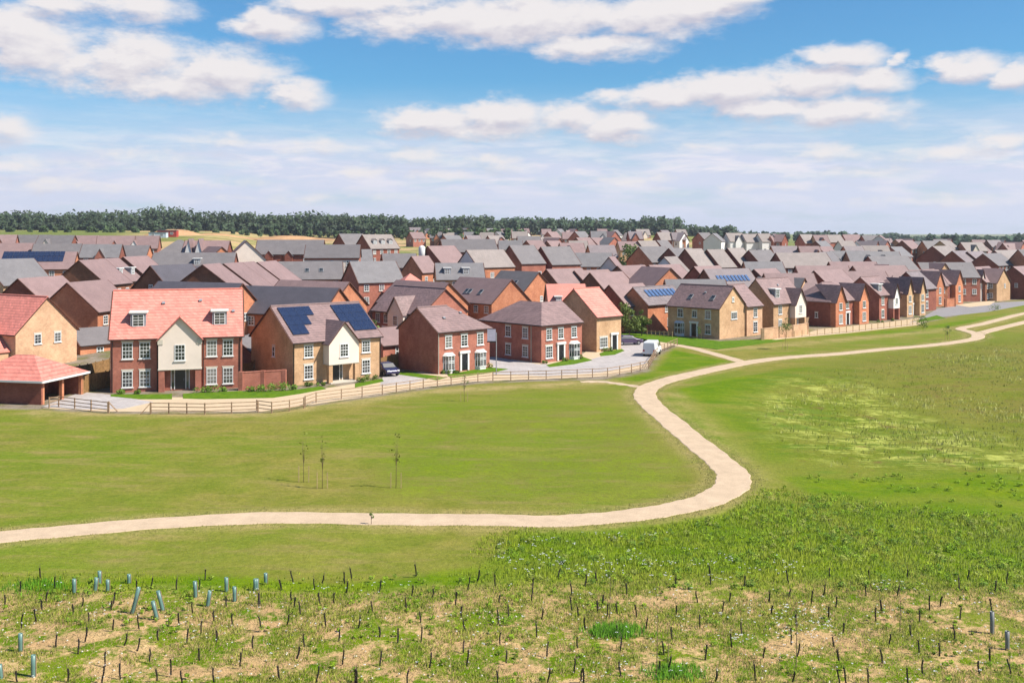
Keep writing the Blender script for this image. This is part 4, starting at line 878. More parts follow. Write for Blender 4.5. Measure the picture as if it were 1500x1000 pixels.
def board_fence(px,h,label,mat='wood'):
    q=P(px); root=bpy.data.objects.new('board_fence',None); col.objects.link(root); x0,y0=q[0]; root.location=(x0,y0,0); tag(root,label,'fence')
    m=MB(); pp=MB()
    for A,B in zip(q,q[1:]):
        L=math.hypot(B[0]-A[0],B[1]-A[1]); n=max(2,int(L/.15)); dx,dy=(B[0]-A[0])/n,(B[1]-A[1])/n
        for k in range(n):
            o_=.02*(k%2); m.bar((A[0]-x0+dx*(k+.5),A[1]-y0+dy*(k+.5)-o_,-.2),(A[0]-x0+dx*(k+.5),A[1]-y0+dy*(k+.5)-o_,h),.145,t2=.03,up=(dy,-dx,0))
        for k in range(0,int(L/1.8)+2):
            f=min(1,k*1.8/L); pp.box(A[0]-x0+(B[0]-A[0])*f-.05,A[1]-y0+(B[1]-A[1])*f+.05,-.2,A[0]-x0+(B[0]-A[0])*f+.05,A[1]-y0+(B[1]-A[1])*f+.15,h+.1)
    obj('boards',m.mesh('boards',M[mat]),root); obj('posts_line',pp.mesh('posts',M[mat]),root)['kind']='stuff'
board_fence([(98,562),(128,557),(160,548)],1.9,'brown timber board fence behind the open garage')
board_fence([(120,578),(134,572),(160,568)],1.9,'low timber board fence beside the salmon-roofed house')
board_fence([(356,556),(372,552)],1.9,'timber board fence between salmon-roofed and solar-panelled houses')
board_fence([(557,547),(574,541),(584,539)],1.9,'timber gate fence behind the parked blue car')
board_fence([(1118,484),(1150,482),(1185,478)],1.7,'dark timber board fence behind the buff garden wall','fence')
gwall([(718,521),(730,520.5)],2.4,W['dark'],'dark brick wall between the hipped houses behind the sign post')
# ================================================================ trees and shrubs
def leafcloud(blobs,n,size,base=(1,1,1),var=.3,flat=1.0):
    """quads scattered over the shells of blobs [(x,y,z,r)] -> verts, cols"""
    V=[];C=[]
    tot=sum(b[3]**2 for b in blobs)
    for (x,y,z,r) in blobs:
        k=max(3,int(n*r*r/tot)); d=rng.normal(size=(k,3)); d/=np.linalg.norm(d,axis=1)[:,None]
        rad=r*(.55+.45*rng.random(k)**.5)[:,None]; c=np.array((x,y,z))+d*rad*np.array((1,1,flat))
        nrm=d+rng.normal(size=(k,3))*.6; nrm/=np.linalg.norm(nrm,axis=1)[:,None]
        a=np.cross(nrm,rng.normal(size=(k,3))); a/=np.linalg.norm(a,axis=1)[:,None]; b=np.cross(nrm,a)
        s=(size*(.6+.8*rng.random(k)))[:,None]
        V.append(np.stack([c-a*s-b*s*.6,c+a*s-b*s*.6,c+a*s+b*s*.6,c-a*s+b*s*.6],1).reshape(-1,3))
        t_=1+var*(rng.random((k,1))*2-1)*np.ones((1,3)); t_=t_*(1+var*.6*(rng.random()*2-1)); C.append(t_*np.array(base))
    return np.concatenate(V),np.concatenate(C)
def tree(x,y,h,cr,label,mat='leaf',n=900,size=.16,trunk=.35,cat='tree',name='tree',stake=False,group=None,z=None,base=(1,1,1),zc=.62):
    root=bpy.data.objects.new(name,None); col.objects.link(root); z0=tz(x,y) if z is None else z; root.location=(x,y,z0); tag(root,label,cat,group)
    m=MB(); tr=max(.016,h*.02) if name!='sapling' else .02; top=(random.uniform(-.1,.1)*h*.3,0,h*.8)
    m.tube([(0,0,-.2),(top[0]*.3,0,h*trunk),(top[0]*.8,0,h*.6),top],[tr,tr*.8,tr*.5,tr*.15],6)
    bl=[]
    nb=max(4,int(7+cr*2))
    for k in range(nb):
        a=k*2.4; rr=cr*random.uniform(.2,.75); zz=h*random.uniform(trunk+.08,.92); f=1-abs(zz/h-zc)*1.3
        bl.append((math.cos(a)*rr*f,math.sin(a)*rr*f,zz,cr*random.uniform(.32,.52)*max(.4,f)))
        m.tube([(top[0]*.3,0,h*trunk*random.uniform(.8,1.3)),(bl[-1][0]*.5,bl[-1][1]*.5,(h*trunk+zz)/2),(bl[-1][0],bl[-1][1],zz)],[tr*.45,tr*.3,tr*.1],4)
    obj('trunk',m.mesh('trunk',M['bark'],True),root)
    v,c=leafcloud(bl,n,size,base); obj('crown',npmesh('crown',v,4,M[mat],c),root)
    if stake:
        for sx in (-.35,.35):
            s=MB(); s.bar((sx,0,-.2),(sx,0,1.0),.045); obj('stake',s.mesh('stake',M['palewood']),root)
    return root
def sapling(px,py,h,label,n=60,cr=.5,stakes=True,base=(1,1,1)):
    x,y=G(px,py); return tree(x,y,h,cr,label,'leaf2',n,.05,.35,'sapling','sapling',stakes,base=base)
sapling(445,703,3.6,'thin bare sapling with timber stakes, leftmost on the lawn',40,base=(1.2,.9,.6))
sapling(472,713,3.7,'staked sapling right beside the leftmost lawn sapling',50,base=(1.2,.9,.6))
sapling(580,713,4.2,'lone staked sapling standing in the middle of the lawn',80,base=(1.2,.9,.6))
sapling(680,588,3.0,'slender leafy sapling just below the fence',70)
sapling(1024,497,2.2,'small green sapling in front of the rooflight house',200)
sapling(1150,512,5.0,'young round headed tree beside the path at the fence start',800,1.3)
sapling(1352,486,3.2,'young tree between the road and the long path',260,.9)
sapling(1388,498,2.4,'bushy sapling by the path crossing',260,.9)
sapling(544,768,.9,'tiny weed stem on the front path verge',30,.2,False)
for px,py,h,lb in ((962,985,3.6,'tall bare whip sapling in the planted foreground strip'),(893,905,2.6,'slim bare whip sapling behind the bright grass tuft'),(1166,975,2.6,'slim twiggy sapling in the right foreground'),(978,975,1.8,'short bare whip close beside the tall whip'),(1318,925,2.0,'thin leafy whip above the tall tube guard at the right')):
    x,y=G(px,py); r_=bpy.data.objects.new('whip_sapling',None); col.objects.link(r_); r_.location=(x,y,0); tag(r_,lb,'sapling')
    m=MB(); m.tube([(0,0,-.1),(.03,0,h*.5),(.0,.03,h)],[.022,.014,.004],5)
    for k in range(9):
        zz=h*random.uniform(.35,.95); a=random.uniform(0,6.3); m.tube([(.02,0,zz),(math.cos(a)*.22,math.sin(a)*.22,zz+.25)],[.006,.002],3)
    obj('trunk',m.mesh('stem',M['bark']),r_)
    bl=[(random.uniform(-.2,.2),random.uniform(-.2,.2),h*random.uniform(.4,.95),.15) for _ in range(6)]
    v,c=leafcloud(bl,26,.035,(1.1,1,.7)); obj('crown',npmesh('leaves',v,4,M['leaf2'],c),r_)
# dense trees by the estate path and among the houses
for px,py,h,cr,lb in ((922,494,5.2,2.0,'dense green tree right of the narrow salmon-roofed house'),(940,492,4.6,1.8,'shorter green tree beside the orange solar house'),(912,487,5.6,2.0,'green tree partly behind the narrow salmon-roofed house')):
    x,y=G(px,py); tree(x,y,h,cr,lb,'leaf',1100,.14,.15,zc=.45,base=(1.5,1.4,1.1))
for px,py,D,h,cr,lb in ((925,372,330,11,6.5,'large bright green tree rising among the central rows'),(940,374,325,9,5,'rounder green tree right of the large central tree'),(704,345,760,15,9,'tall pale tree standing alone on the wood skyline'),(780,440,172,4,2,'olive tree between the orange gables'),(520,452,140,5,1.8,'slim green tree behind the solar-panelled house'),
    (545,440,150,5,1.6,'green tree left of the cream cross gable'),(670,350,330,7,4,'dark green tree behind the central grey roofs'),(770,350,400,8,4,'green tree among far central houses'),(1455,395,300,6,4,'green bush tree by the far right grey roofs'),(1330,360,420,8,5,'tree among the far right houses')):
    x=(px-750)*D/F; zz=CH-(py-HY)*D/F; zz=min(zz,tz(x,D)); tree(x,D,h,cr,lb,'leaf',700 if D<200 else 900,.14 if D<200 else .35,.1,z=zz,zc=.5,base=(1.2,1.25,1) if 'olive' not in lb else (2.2,1.9,1))
def shrub(px,py,r,lb,mat='leaf2',n=260,base=(1,1,1)):
    x,y=G(px,py); root=bpy.data.objects.new('shrub',None); col.objects.link(root); root.location=(x,y,.04); tag(root,lb,'shrub','garden shrubs')
    bl=[(random.uniform(-r,r),random.uniform(-.3,.3)*r,r*random.uniform(.3,.6),r*random.uniform(.35,.6)) for _ in range(5)]
    v,c=leafcloud(bl,n,.06,base); obj('foliage',npmesh('foliage',v,4,M[mat],c),root)
    m=MB()
    for b_ in bl: m.tube([(0,0,-.1),(b_[0],b_[1],b_[2])],[.02,.006],4)
    obj('stem',m.mesh('stem',M['bark']),root)
SH=[(178,577,.5,'by the left corner'),(200,577,.4,'under the left windows'),(296,575,.7,'right of the door'),(312,574.5,.8,'under the right windows'),(330,574,.5,'under the far right window'),
    (372,574,.7,'at the left of the brick wall'),(392,574,.8,'midway along the brick wall'),(404,573,.9,'in the flower bed below the brick wall'),(418,572.5,1.0,'at the right end of the brick wall'),(428,571,.6,'at the solar house corner')]
for px,py,r,w_ in SH: shrub(px,py,r,f'leafy green shrub {w_} of the salmon-roofed house frontage',base=(1.2,1.3,.8))
for px,py,r,lb in ((452,566,.5,'low shrub under the left window of the solar-panelled house'),(470,565,.4,'small shrub left of the solar house porch'),(530,560,.6,'round shrub right of the solar house porch'),(545,556,.6,'round shrub by the solar house right corner'),(655,548,.5,'shrub under the left bay of the plain walled house'),(668,547,.4,'small shrub left of the white door surround'),(700,541,.6,'shrub under the right bay of the plain walled house'),(715,539,.7,'spiky shrub at the plain walled house right corner'),(826,529,.5,'shrub left of the hipped corner house door'),(845,526,.7,'shrub at the right of the hipped corner house'),(800,533,.4,'low shrub at the hipped corner house left window'),(890,515,.6,'yellowish shrub by the narrow salmon-roofed house'),(1010,492,.6,'shrub under the rooflight house bay window'),(1030,494.5,.5,'shrub by the rooflight house door'),(1290,473,.6,'shrub at the fence beside the cream porch gable'),(1310,470,.5,'low shrub right of the cream porch gable'),(1345,470,1.1,'straggly bush near the road start'),(1352,480,1.2,'yellow green bush beside the long path'),(1455,455,1.4,'low bush on the verge by the dark cars')):
    shrub(px,py,r,lb,base=(1.0,1.0,.8))
# far woodland
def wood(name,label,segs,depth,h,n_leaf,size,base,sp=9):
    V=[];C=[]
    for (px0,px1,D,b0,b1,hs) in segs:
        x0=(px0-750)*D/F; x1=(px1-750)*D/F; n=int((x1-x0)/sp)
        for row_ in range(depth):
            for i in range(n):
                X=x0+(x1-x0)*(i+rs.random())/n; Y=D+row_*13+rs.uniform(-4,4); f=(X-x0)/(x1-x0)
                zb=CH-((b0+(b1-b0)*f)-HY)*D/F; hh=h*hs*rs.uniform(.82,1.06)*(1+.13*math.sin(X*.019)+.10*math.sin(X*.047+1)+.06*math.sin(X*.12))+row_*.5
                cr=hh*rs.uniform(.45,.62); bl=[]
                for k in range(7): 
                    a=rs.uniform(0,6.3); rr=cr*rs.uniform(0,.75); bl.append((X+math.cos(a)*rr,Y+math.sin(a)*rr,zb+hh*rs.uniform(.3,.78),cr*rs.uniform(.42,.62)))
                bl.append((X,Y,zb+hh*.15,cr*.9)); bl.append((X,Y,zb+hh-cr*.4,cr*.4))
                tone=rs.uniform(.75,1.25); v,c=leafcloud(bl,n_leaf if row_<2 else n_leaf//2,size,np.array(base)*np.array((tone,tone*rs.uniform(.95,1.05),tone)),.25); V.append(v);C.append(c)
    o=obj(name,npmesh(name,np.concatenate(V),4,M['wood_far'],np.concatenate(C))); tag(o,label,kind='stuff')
wood('woodland','dense green wood along the left skyline',[(-60,720,730,336,341,.78),(-60,720,716,336.6,341.6,.36)],3,17,190,.8,(1,1,1),5.2)
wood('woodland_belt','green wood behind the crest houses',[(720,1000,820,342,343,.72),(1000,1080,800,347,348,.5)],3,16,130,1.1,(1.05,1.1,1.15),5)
wood('distant_trees','hazy line of distant trees at right',[(1085,1260,900,349,351,.35),(1200,1560,1150,357,360,.55),(1370,1560,760,360,362,.45)],2,18,70,1.5,(1.1,1.2,1.5),6)  # bluer leaf tint puts extra haze into the colour of these trees
wood('hedgerow','hedgerow at the foot of the wood',[(-40,560,640,339,346,.22),(560,760,600,347,350,.42),(620,760,560,345,347,.3)],1,15,90,.8,(1.1,1.2,.9),6)
# building site things on the left fields
def far_pt(px,py,D): return ((px-750)*D/F,D,CH-(py-HY)*D/F)
for px,py,D,w_,h_,cm,lb in ((246,347,480,9,3,'salm','red site cabin on the field behind the left terraces'),(232,349,470,8,2.6,'wh','pale site cabin left of the red cabin')):
    x,y,z=far_pt(px,py,D); r_=bpy.data.objects.new('site_cabin',None); col.objects.link(r_); r_.location=(x,y,z); tag(r_,lb,'cabin')
    m=MB(); m.box(-w_/2,-1.5,-1,w_/2,1.5,h_); obj('wall',m.mesh('cabin wall',plain('cabin '+cm,(.5,.06,.04,1) if cm=='salm' else (.6,.65,.7,1))),r_)
    m=MB(); m.box(-w_/2-.15,-1.7,h_,w_/2+.15,1.7,h_+.18); obj('roof',m.mesh('cabin roof',M['lead']),r_)
    for k in (-1,1): window(r_,(k*w_/4,-1.51,1.1),0,1.4,1.1,2,2,1)
soilm=plain('bare soil',(.50,.29,.15,1),.95,.05,0,.25,.1)
for px,py,D,a_,b_,h_,lb in ((255,347,520,26,12,4.5,'tan soil mound on the field below the wood'),(310,349,540,30,12,3.2,'lower tan soil mound right of the larger one'),(420,350,560,34,14,2.4,'long low soil bank on the field')):
    x,y,z=far_pt(px,py,D); m=MB(); nr,na=8,20; vs=[];fs=[]
    for i in range(nr+1):
        for k in range(na):
            r0=i/nr; q=(1+.15*math.sin(k*1.9+i)); vs.append((a_*r0*q*math.cos(k*2*math.pi/na),b_*r0*q*math.sin(k*2*math.pi/na),h_*(math.cos(r0*math.pi)*.5+.5)-.8+.3*math.sin(k*2.3+i*1.1)*(r0<1)))
    for i in range(nr):
        for k in range(na): fs.append((i*na+k,(i+1)*na+k,(i+1)*na+(k+1)%na,i*na+(k+1)%na))
    m.add(vs,fs); tag(obj('soil_mound',m.mesh('mound',soilm,True),None,(x,y,z)),lb,'mound')
# ================================================================ vehicles, sign, lamp
carp={'blue':plain('dark blue car paint',(.035,.03,.09,1),.25,.6,.3,.03),'white':plain('white van paint',(.75,.75,.76,1),.3,.5,0,.02),'dark':plain('dark car paint',(.02,.02,.03,1),.25,.6,.3,.03),'purple':plain('violet grey car paint',(.10,.07,.13,1),.3,.6,.2,.03)}
tyre=plain('tyre rubber',(.015,.015,.015,1),.8,.2); rimm=plain('alloy rim',(.5,.5,.52,1),.3,.5,.8,.05)
lampm=plain('head lamp',(.7,.7,.7,1),.1,.8); rearm=plain('rear lamp',(.4,.02,.02,1),.3,.5)
def vehicle(px,py,th,kind,paint,label,cat):
    x,y=G(px,py); r_=bpy.data.objects.new('parked_'+kind,None); col.objects.link(r_); r_.location=(x,y,.06); r_.rotation_euler=(0,0,R(th)); tag(r_,label,cat)
    if kind=='van': prof_=[(-2.4,.35),(2.3,.35),(2.4,.7),(2.3,1.05),(1.65,1.25),(1.05,1.95),(.8,2.05),(-2.3,2.05),(-2.42,1.9)]; W_=.95; gl=[(1.6,1.25),(1.05,1.87),(.35,1.87),(.35,1.25)]
    else: prof_=[(-2.1,.3),(2.1,.3),(2.15,.65),(1.95,.85),(1.05,.98),(.35,1.42),(-1.1,1.46),(-1.95,1.02),(-2.15,.85)]; W_=.9; gl=[(.95,1.0),(.33,1.36),(-1.05,1.39),(-1.7,1.03)]
    n=len(prof_); m=MB(); top=[(a,.78 if b>1.2 else W_) for a,b in prof_]
    vs=[(a,-top[i][1],b) for i,(a,b) in enumerate(prof_)]+[(a,top[i][1],b) for i,(a,b) in enumerate(prof_)]
    m.add(vs,[tuple(range(n))[::1],tuple(range(n,2*n))[::-1]]+[(i,i+n,(i+1)%n+n,(i+1)%n) for i in range(n)])
    bo=obj('body',m.mesh('body',carp[paint]),r_)
    md=bo.modifiers.new('bevel','BEVEL'); md.width=.08; md.segments=2
    for s_ in (-1,1):
        g=MB(); k=len(gl); g.add([(a,s_*((W_+.012) if b<1.15 or kind=='van' else .83+.0),b) for a,b in gl],[tuple(range(k))]); obj('side_window',g.mesh('side glass',M['glass']),r_)
    fx=(1.68,1.28,1.08,1.9) if kind=='van' else (1.08,.99,.38,1.40)
    g=MB(); g.add([(fx[0],-.78,fx[1]+.02),(fx[0],.78,fx[1]+.02),(fx[2]+.03,.68,fx[3]+.02),(fx[2]+.03,-.68,fx[3]+.02)],[(0,1,2,3)]); obj('windscreen',g.mesh('windscreen',M['glass']),r_)
    for wx in (-1.35,1.4):
        for s_ in (-1,1):
            t_=MB(); t_.tube([(0,-.11,0),(0,.11,0)],.33,14); o=obj('wheel',t_.mesh('tyre',tyre),r_,(wx,s_*(W_-.08),.33)); q=MB(); q.tube([(0,-.125,0),(0,.125,0)],.2,10); obj('rim',q.mesh('rim',rimm),o)
    for s_ in (-1,1):
        q=MB(); q.box(2.12 if kind!='van' else 2.3,s_*.65-.16,.62,2.2 if kind!='van' else 2.42,s_*.65+.16,.8); obj('headlight',q.mesh('headlight',lampm),r_)
        q=MB(); q.box(-2.44 if kind=='van' else -2.2,s_*.72-.12,.7,-2.38 if kind=='van' else -2.1,s_*.72+.12,.95); obj('tail_light',q.mesh('tail light',rearm),r_)
vehicle(566,549,-60,'car','blue','dark blue car parked between solar-panelled house and plain walled house','car')
vehicle(955,520,72,'van','white','white van parked on the drive bend inside the rail fence','van')
vehicle(1462,438,10,'car','purple','violet grey car parked at far right, left of two','car')
vehicle(1481,435,10,'car','dark','dark car parked at far right, right of two','car')
vehicle(920,505,15,'car','purple','small grey car at the end of the block paved drive','car')
x,y=G(727,549); r_=bpy.data.objects.new('sign_post',None); col.objects.link(r_); r_.location=(x,y,0); tag(r_,'tall thin post carrying a pale rectangular board beside the block paved drive','sign')
m=MB(); m.tube([(0,0,-.2),(0,0,5.2)],.06,8); obj('pole',m.mesh('pole',M['lead']),r_)
m=MB(); m.box(-1.1,-.04,4.15,-.07,.04,5.6); obj('board',m.mesh('board',plain('sign board',(.50,.47,.58,1))),r_); m=MB(); m.box(-1.14,-.07,4.0,-.03,.07,4.14); obj('board_rail',m.mesh('rail',M['black']),r_)
for px,py,D,lb in ((618,364,262,'white domed tank standing behind the dark narrow gable'),):
    x,y,z=far_pt(px,py+4,D); m=MB(); m.tube([(0,0,-3),(0,0,.9),(0,0,1.3),(0,0,1.5)],[.85,.85,.6,.1],16); o=obj('domed_tank',m.mesh('tank',W['white'],True),None,(x,y,z)); tag(o,lb,'tank')
for px,py,D,h_,lb in ((986,332,700,14,'thin radio mast on the skyline by the wood'),(1303,346,500,6,'thin white post on the far right skyline')):
    x,y,z=far_pt(px,py+14,D); m=MB(); m.tube([(0,0,-4),(0,0,h_)],[.25,.08],6); tag(obj('mast',m.mesh('mast',M['lead']),None,(x,y,z)),lb,'mast')
# ================================================================ planted saplings in guards
c3=[(120,180),(315,165),(30,265),(265,245),(240,290),(478,265),(420,310),(205,355),(512,355),(645,285),(660,245),(122,385),(322,495),(455,535),(495,465),(655,400),(800,395),(722,490),(797,520),(868,580),(912,460),(1035,370),(1112,305),(1235,350),(1310,265),(1340,375),(1020,170),(875,160),(1130,200),(1155,165),(1160,425),(1078,480),(1252,470),(1155,575),(1390,610),(1458,505),(1495,260),(605,610),(395,700),(695,680),(990,655),(1050,705),(1235,700),(790,170)]
c4=[(40,250),(160,165),(225,120),(217,230),(237,265),(272,300),(350,160),(380,240),(457,240),(392,130),(410,370),(52,385),(530,180),(555,100),(517,130),(597,380),(672,290),(715,175),(718,430),(868,280),(900,200),(1015,210),(1145,250),(1215,165),(1175,315),(945,350),(952,455),(1200,400),(1185,515),(1210,590),(1388,240),(1440,310),(1388,360),(1393,470),(1368,150),(1430,575),(1000,600),(815,465),(720,590),(508,580),(488,450),(288,485),(253,550),(155,670),(590,690),(868,690),(1380,690),(362,690),(195,370)]
c5=[(115,235),(118,160),(345,195),(268,100),(425,150),(665,195),(522,250),(345,290),(385,330),(175,340),(145,440),(420,400),(500,300),(548,330),(607,310),(720,325),(772,395),(950,315),(940,150),(1070,240),(1150,140),(1258,240),(1215,300),(1088,390),(1325,425),(1345,150),(1490,240),(925,455),(882,545),(612,430),(628,520),(625,665),(378,500),(200,550),(362,645),(208,705),(415,705),(1120,575),(1268,500),(1455,560),(1408,690),(1178,705),(490,115),(905,640),(845,650)]
c6=[(140,215),(138,130),(25,240),(38,320),(270,255),(342,200),(185,380),(158,485),(190,550),(372,340),(415,275),(375,95),(455,420),(585,205),(605,105),(672,290),(640,355),(770,200),(825,100),(950,285),(1015,265),(1125,165),(1335,185),(1400,140),(1128,340),(1105,465),(895,350),(848,445),(895,530),(910,650),(1013,550),(722,490),(680,590),(435,590),(432,705),(400,500),(165,705),(602,705),(1240,655),(1305,590),(1313,300),(1175,110)]
pts=[(a/3.947,820+b/3.947) for a,b in c3]+[(370+a/3.846,820+b/3.846) for a,b in c4]+[(750+a/3.947,820+b/3.947) for a,b in c5]+[(1120+a/3.947,820+b/3.947) for a,b in c6]
pts+=[(25,998),(150,999),(230,995),(520,999),(1240,999),(1330,998),(1480,985),(850,996),(700,850),(60,846),(300,848),(1040,842),(610,842)]
gm=[]
for v_ in range(6):
    m=MB(); h=.60+.05*math.sin(v_*2); ln=random.uniform(-.08,.08); pr_=[];rad=[]
    for k in range(15):
        f=k/14; pr_.append((ln*f*h+.012*math.sin(f*5+v_),.01*math.cos(f*4),-.04+f*h)); rad.append(.026 if k%2 else .019)
    m.tube(pr_,rad,6); gm.append((m.mesh('spiral guard',M['guard']),h))
tw=[]
for v_ in range(4):
    m=MB(); m.tube([(0,0,.05),(.02,0,.6),(.03*math.sin(v_),.02,.78)],[.008,.006,.002],4)
    for k in range(3): a=k*2+v_; m.tube([(.01,0,.55+.05*k),(.07*math.cos(a),.07*math.sin(a),.66+.06*k)],[.004,.002],3)
    tw.append(m.mesh('twig',M['bark']))
for i,(px,py) in enumerate(pts):
    x,y=G(px,py); me_,h=gm[i%6]
    o=obj('tree_guard',me_,None,(x,y,.0),rot=(random.uniform(-.12,.12),random.uniform(-.2,.22),random.uniform(0,6)))
    s_=random.uniform(.85,1.25); o.scale=(1.5,1.5,s_*.88)
    tag(o,'slim black spiral guard round a bare young sapling in the planted foreground strip','tree guard','black spiral guards in the planted strip')
    obj('twig',tw[i%4],o)
tubes=[(428,182,0,.62),(550,174,.1,.62),(575,132,0,.6),(622,172,0,.5),(745,127,0,.4),(765,300,.28,1.2),(940,285,-.25,.9),(905,335,-.22,.8),(1130,212,-.05,.75),(1200,262,.15,.7),(1308,177,0,.65),(1355,232,0,.65),(1475,167,0,.5),(118,522,0,.72),(192,672,0,.85),(5,682,-.1,.55)]
tubes=[(a/3.947,820+b/3.947,l,h,'g') for a,b,l,h in tubes]+[(1120+1315/3.947,820+422/3.947,0,.95,'d'),(1120+1403/3.947,820+508/3.947,0,.72,'d'),(376,862,0,.5,'g'),(389,852,0,.45,'g')]
t=N('pale green tube'); t.b.inputs['Roughness'].default_value=.4; t.b.inputs['Base Color'].default_value=(.13,.235,.20,1); M['tube']=t.mat
t=N('grey tube'); t.b.inputs['Roughness'].default_value=.5; t.b.inputs['Base Color'].default_value=(.19,.20,.19,1); M['tubed']=t.mat
tubes.sort(); ti=0
for px,py,ln,h,k_ in tubes:
    x,y=G(px,py); r_=bpy.data.objects.new('tube_guard',None); col.objects.link(r_); r_.location=(x,y,0); r_.rotation_euler=(0,ln,random.uniform(-.2,.2))
    side='grey' if k_=='d' else 'pale green'
    tag(r_,f'{side} plastic tube guard, {ordn[ti]} from the left in the planted strip'+(', leaning right' if ln>.12 else ', leaning left' if ln<-.12 else ''),'tube guard','plastic tube guards'); ti+=1
    m=MB(); vs=[];n=12; r0=.085
    for rr,zz in ((r0,-.03),(r0*1.02,h*.5),(r0*1.05,h),(r0*.9,h),(r0*.9,.05)):
        vs+=[(rr*math.cos(a*2*math.pi/n),rr*math.sin(a*2*math.pi/n),zz) for a in range(n)]
    m.add(vs,[(i*n+k,i*n+(k+1)%n,(i+1)*n+(k+1)%n,(i+1)*n+k) for i in range(4) for k in range(n)]); obj('tube',m.mesh('tube',M['tube' if k_=='g' else 'tubed'],True),r_)
    m=MB(); m.bar((.1,.03,-.2),(.1,.03,h*.95),.03); obj('stake',m.mesh('stake',M['fence']),r_)
# ================================================================ grass as geometry
def blades(cx,cy,n_per,h,wd,cols_,spread=.12,lean=.5,z=None):
    k=len(cx)*n_per; X=np.repeat(cx,n_per)+rng.normal(size=k)*spread; Y=np.repeat(cy,n_per)+rng.normal(size=k)*spread
    Z=np.repeat(z,n_per) if z is not None else terr(X,Y)
    H=np.repeat(h,n_per)*(.5+.8*rng.random(k)); a=rng.random(k)*2*np.pi; w=wd*(.6+.8*rng.random(k))
    lx=np.cos(a)*H*lean*rng.random(k); ly=np.sin(a)*H*lean*rng.random(k); b=rng.random(k)*np.pi
    dx=np.cos(b)*w/2; dy=np.sin(b)*w/2*.5
    v=np.stack([np.stack([X-dx,Y-dy,Z-.03],-1),np.stack([X+dx,Y+dy,Z-.03],-1),np.stack([X+lx+dx*.3,Y+ly,Z+H],-1)],1).reshape(-1,3)
    c=np.repeat(cols_,n_per,axis=0)*(1+.35*(rng.random((k,1))*2-1)); return v,c
def vnoise(x,y,s,seed=0):
    g=np.random.default_rng(seed).random((64,64)); X=x*s;Y=y*s; xi=np.floor(X).astype(int);yi=np.floor(Y).astype(int); fx=X-xi;fy=Y-yi; fx=fx*fx*(3-2*fx);fy=fy*fy*(3-2*fy)
    a=g[xi%64,yi%64];b=g[(xi+1)%64,yi%64];c=g[xi%64,(yi+1)%64];d=g[(xi+1)%64,(yi+1)%64]; return (a*(1-fx)+b*fx)*(1-fy)+(c*(1-fx)+d*fx)*fy
def region(poly_px,n):
    q=P(poly_px); xs_=[a for a,b in q]; ys_=[b for a,b in q]
    X=rng.uniform(min(xs_),max(xs_),n); Y=rng.uniform(min(ys_),max(ys_),n); k=inpoly(X,Y,q); return X[k],Y[k]
V=[];C=[]
# lush band between path and planted strip
X,Y=region([(660,830),(700,790),(735,772),(860,778),(960,771),(1060,754),(1110,715),(1300,725),(1560,750),(1560,880),(-60,885),(-60,838),(300,828),(500,838)],75000)
nn=.6*vnoise(X,Y,.5,1)+.4*vnoise(X,Y,1.7,2); ks=soft(X,Y,P([(720,1000),(700,835),(735,790),(760,772),(860,776),(960,770),(1060,752),(1125,715),(1300,742),(1600,770),(1600,1000)]),2.2); lo=soft(X,Y,P([(-100,1000),(-100,862),(0,852),(300,842),(500,848),(700,836),(760,860),(760,1000)]),1.6); hh=np.maximum(ks,.45*lo); hh=hh*soft(X,Y,P([(-300,1100),(-300,500),(1900,500),(1900,862),(1200,858),(900,852),(640,864),(520,878),(300,876),(-300,876),(-300,1100)][1:10]),1.8)
kk=rng.random(len(X))<np.clip((hh-.15)*1.3+(nn-.5)*1.2,0,1)*.8; X,Y,nn,hh=X[kk],Y[kk],nn[kk],hh[kk]
cc=np.stack([.26+.28*nn,.42+.20*nn,.02+.02*nn],-1)
v,c=blades(X,Y,4,.05+.14*nn*np.clip(hh*1.4,0,1)+.02,.05,cc,.10); V.append(v);C.append(c)
# planted strip: patchy
X,Y=region([(-60,862),(330,866),(520,870),(640,858),(900,850),(1200,848),(1560,856),(1560,1010),(-60,1010)],90000)
nn=.5*vnoise(X,Y,.45,5)+.3*vnoise(X,Y,1.4,6)+.2*vnoise(X,Y,4,9); edge=sst(0,1,(G(0,870)[1]-Y)/3)
right=sst(-2,12,X); keep=nn>(.53-.06*right)*edge+.0; keep&=rng.random(len(X))<.42*np.clip((nn-.38)*6,.12,1)
X,Y,nn=X[keep],Y[keep],nn[keep]; q=rng.random(len(X))[:,None]
cc=np.where(q<.6,np.stack([.26+.18*nn,.36+.12*nn,.03+.02*nn],-1),np.stack([.40+.14*nn,.42+.1*nn,.09+.03*nn],-1))
v,c=blades(X,Y,4,.05+.10*nn,.04,cc,.09,1.1); V.append(v);C.append(c)
# thin dry litter on the bare soil
X,Y=region([(-60,868),(1560,862),(1560,1010),(-60,1010)],26000); cc=np.tile(np.array([[.60,.42,.21]]),(len(X),1)); v,c=blades(X,Y,3,np.full(len(X),.05),.03,cc,.1,2.5); V.append(v);C.append(c)
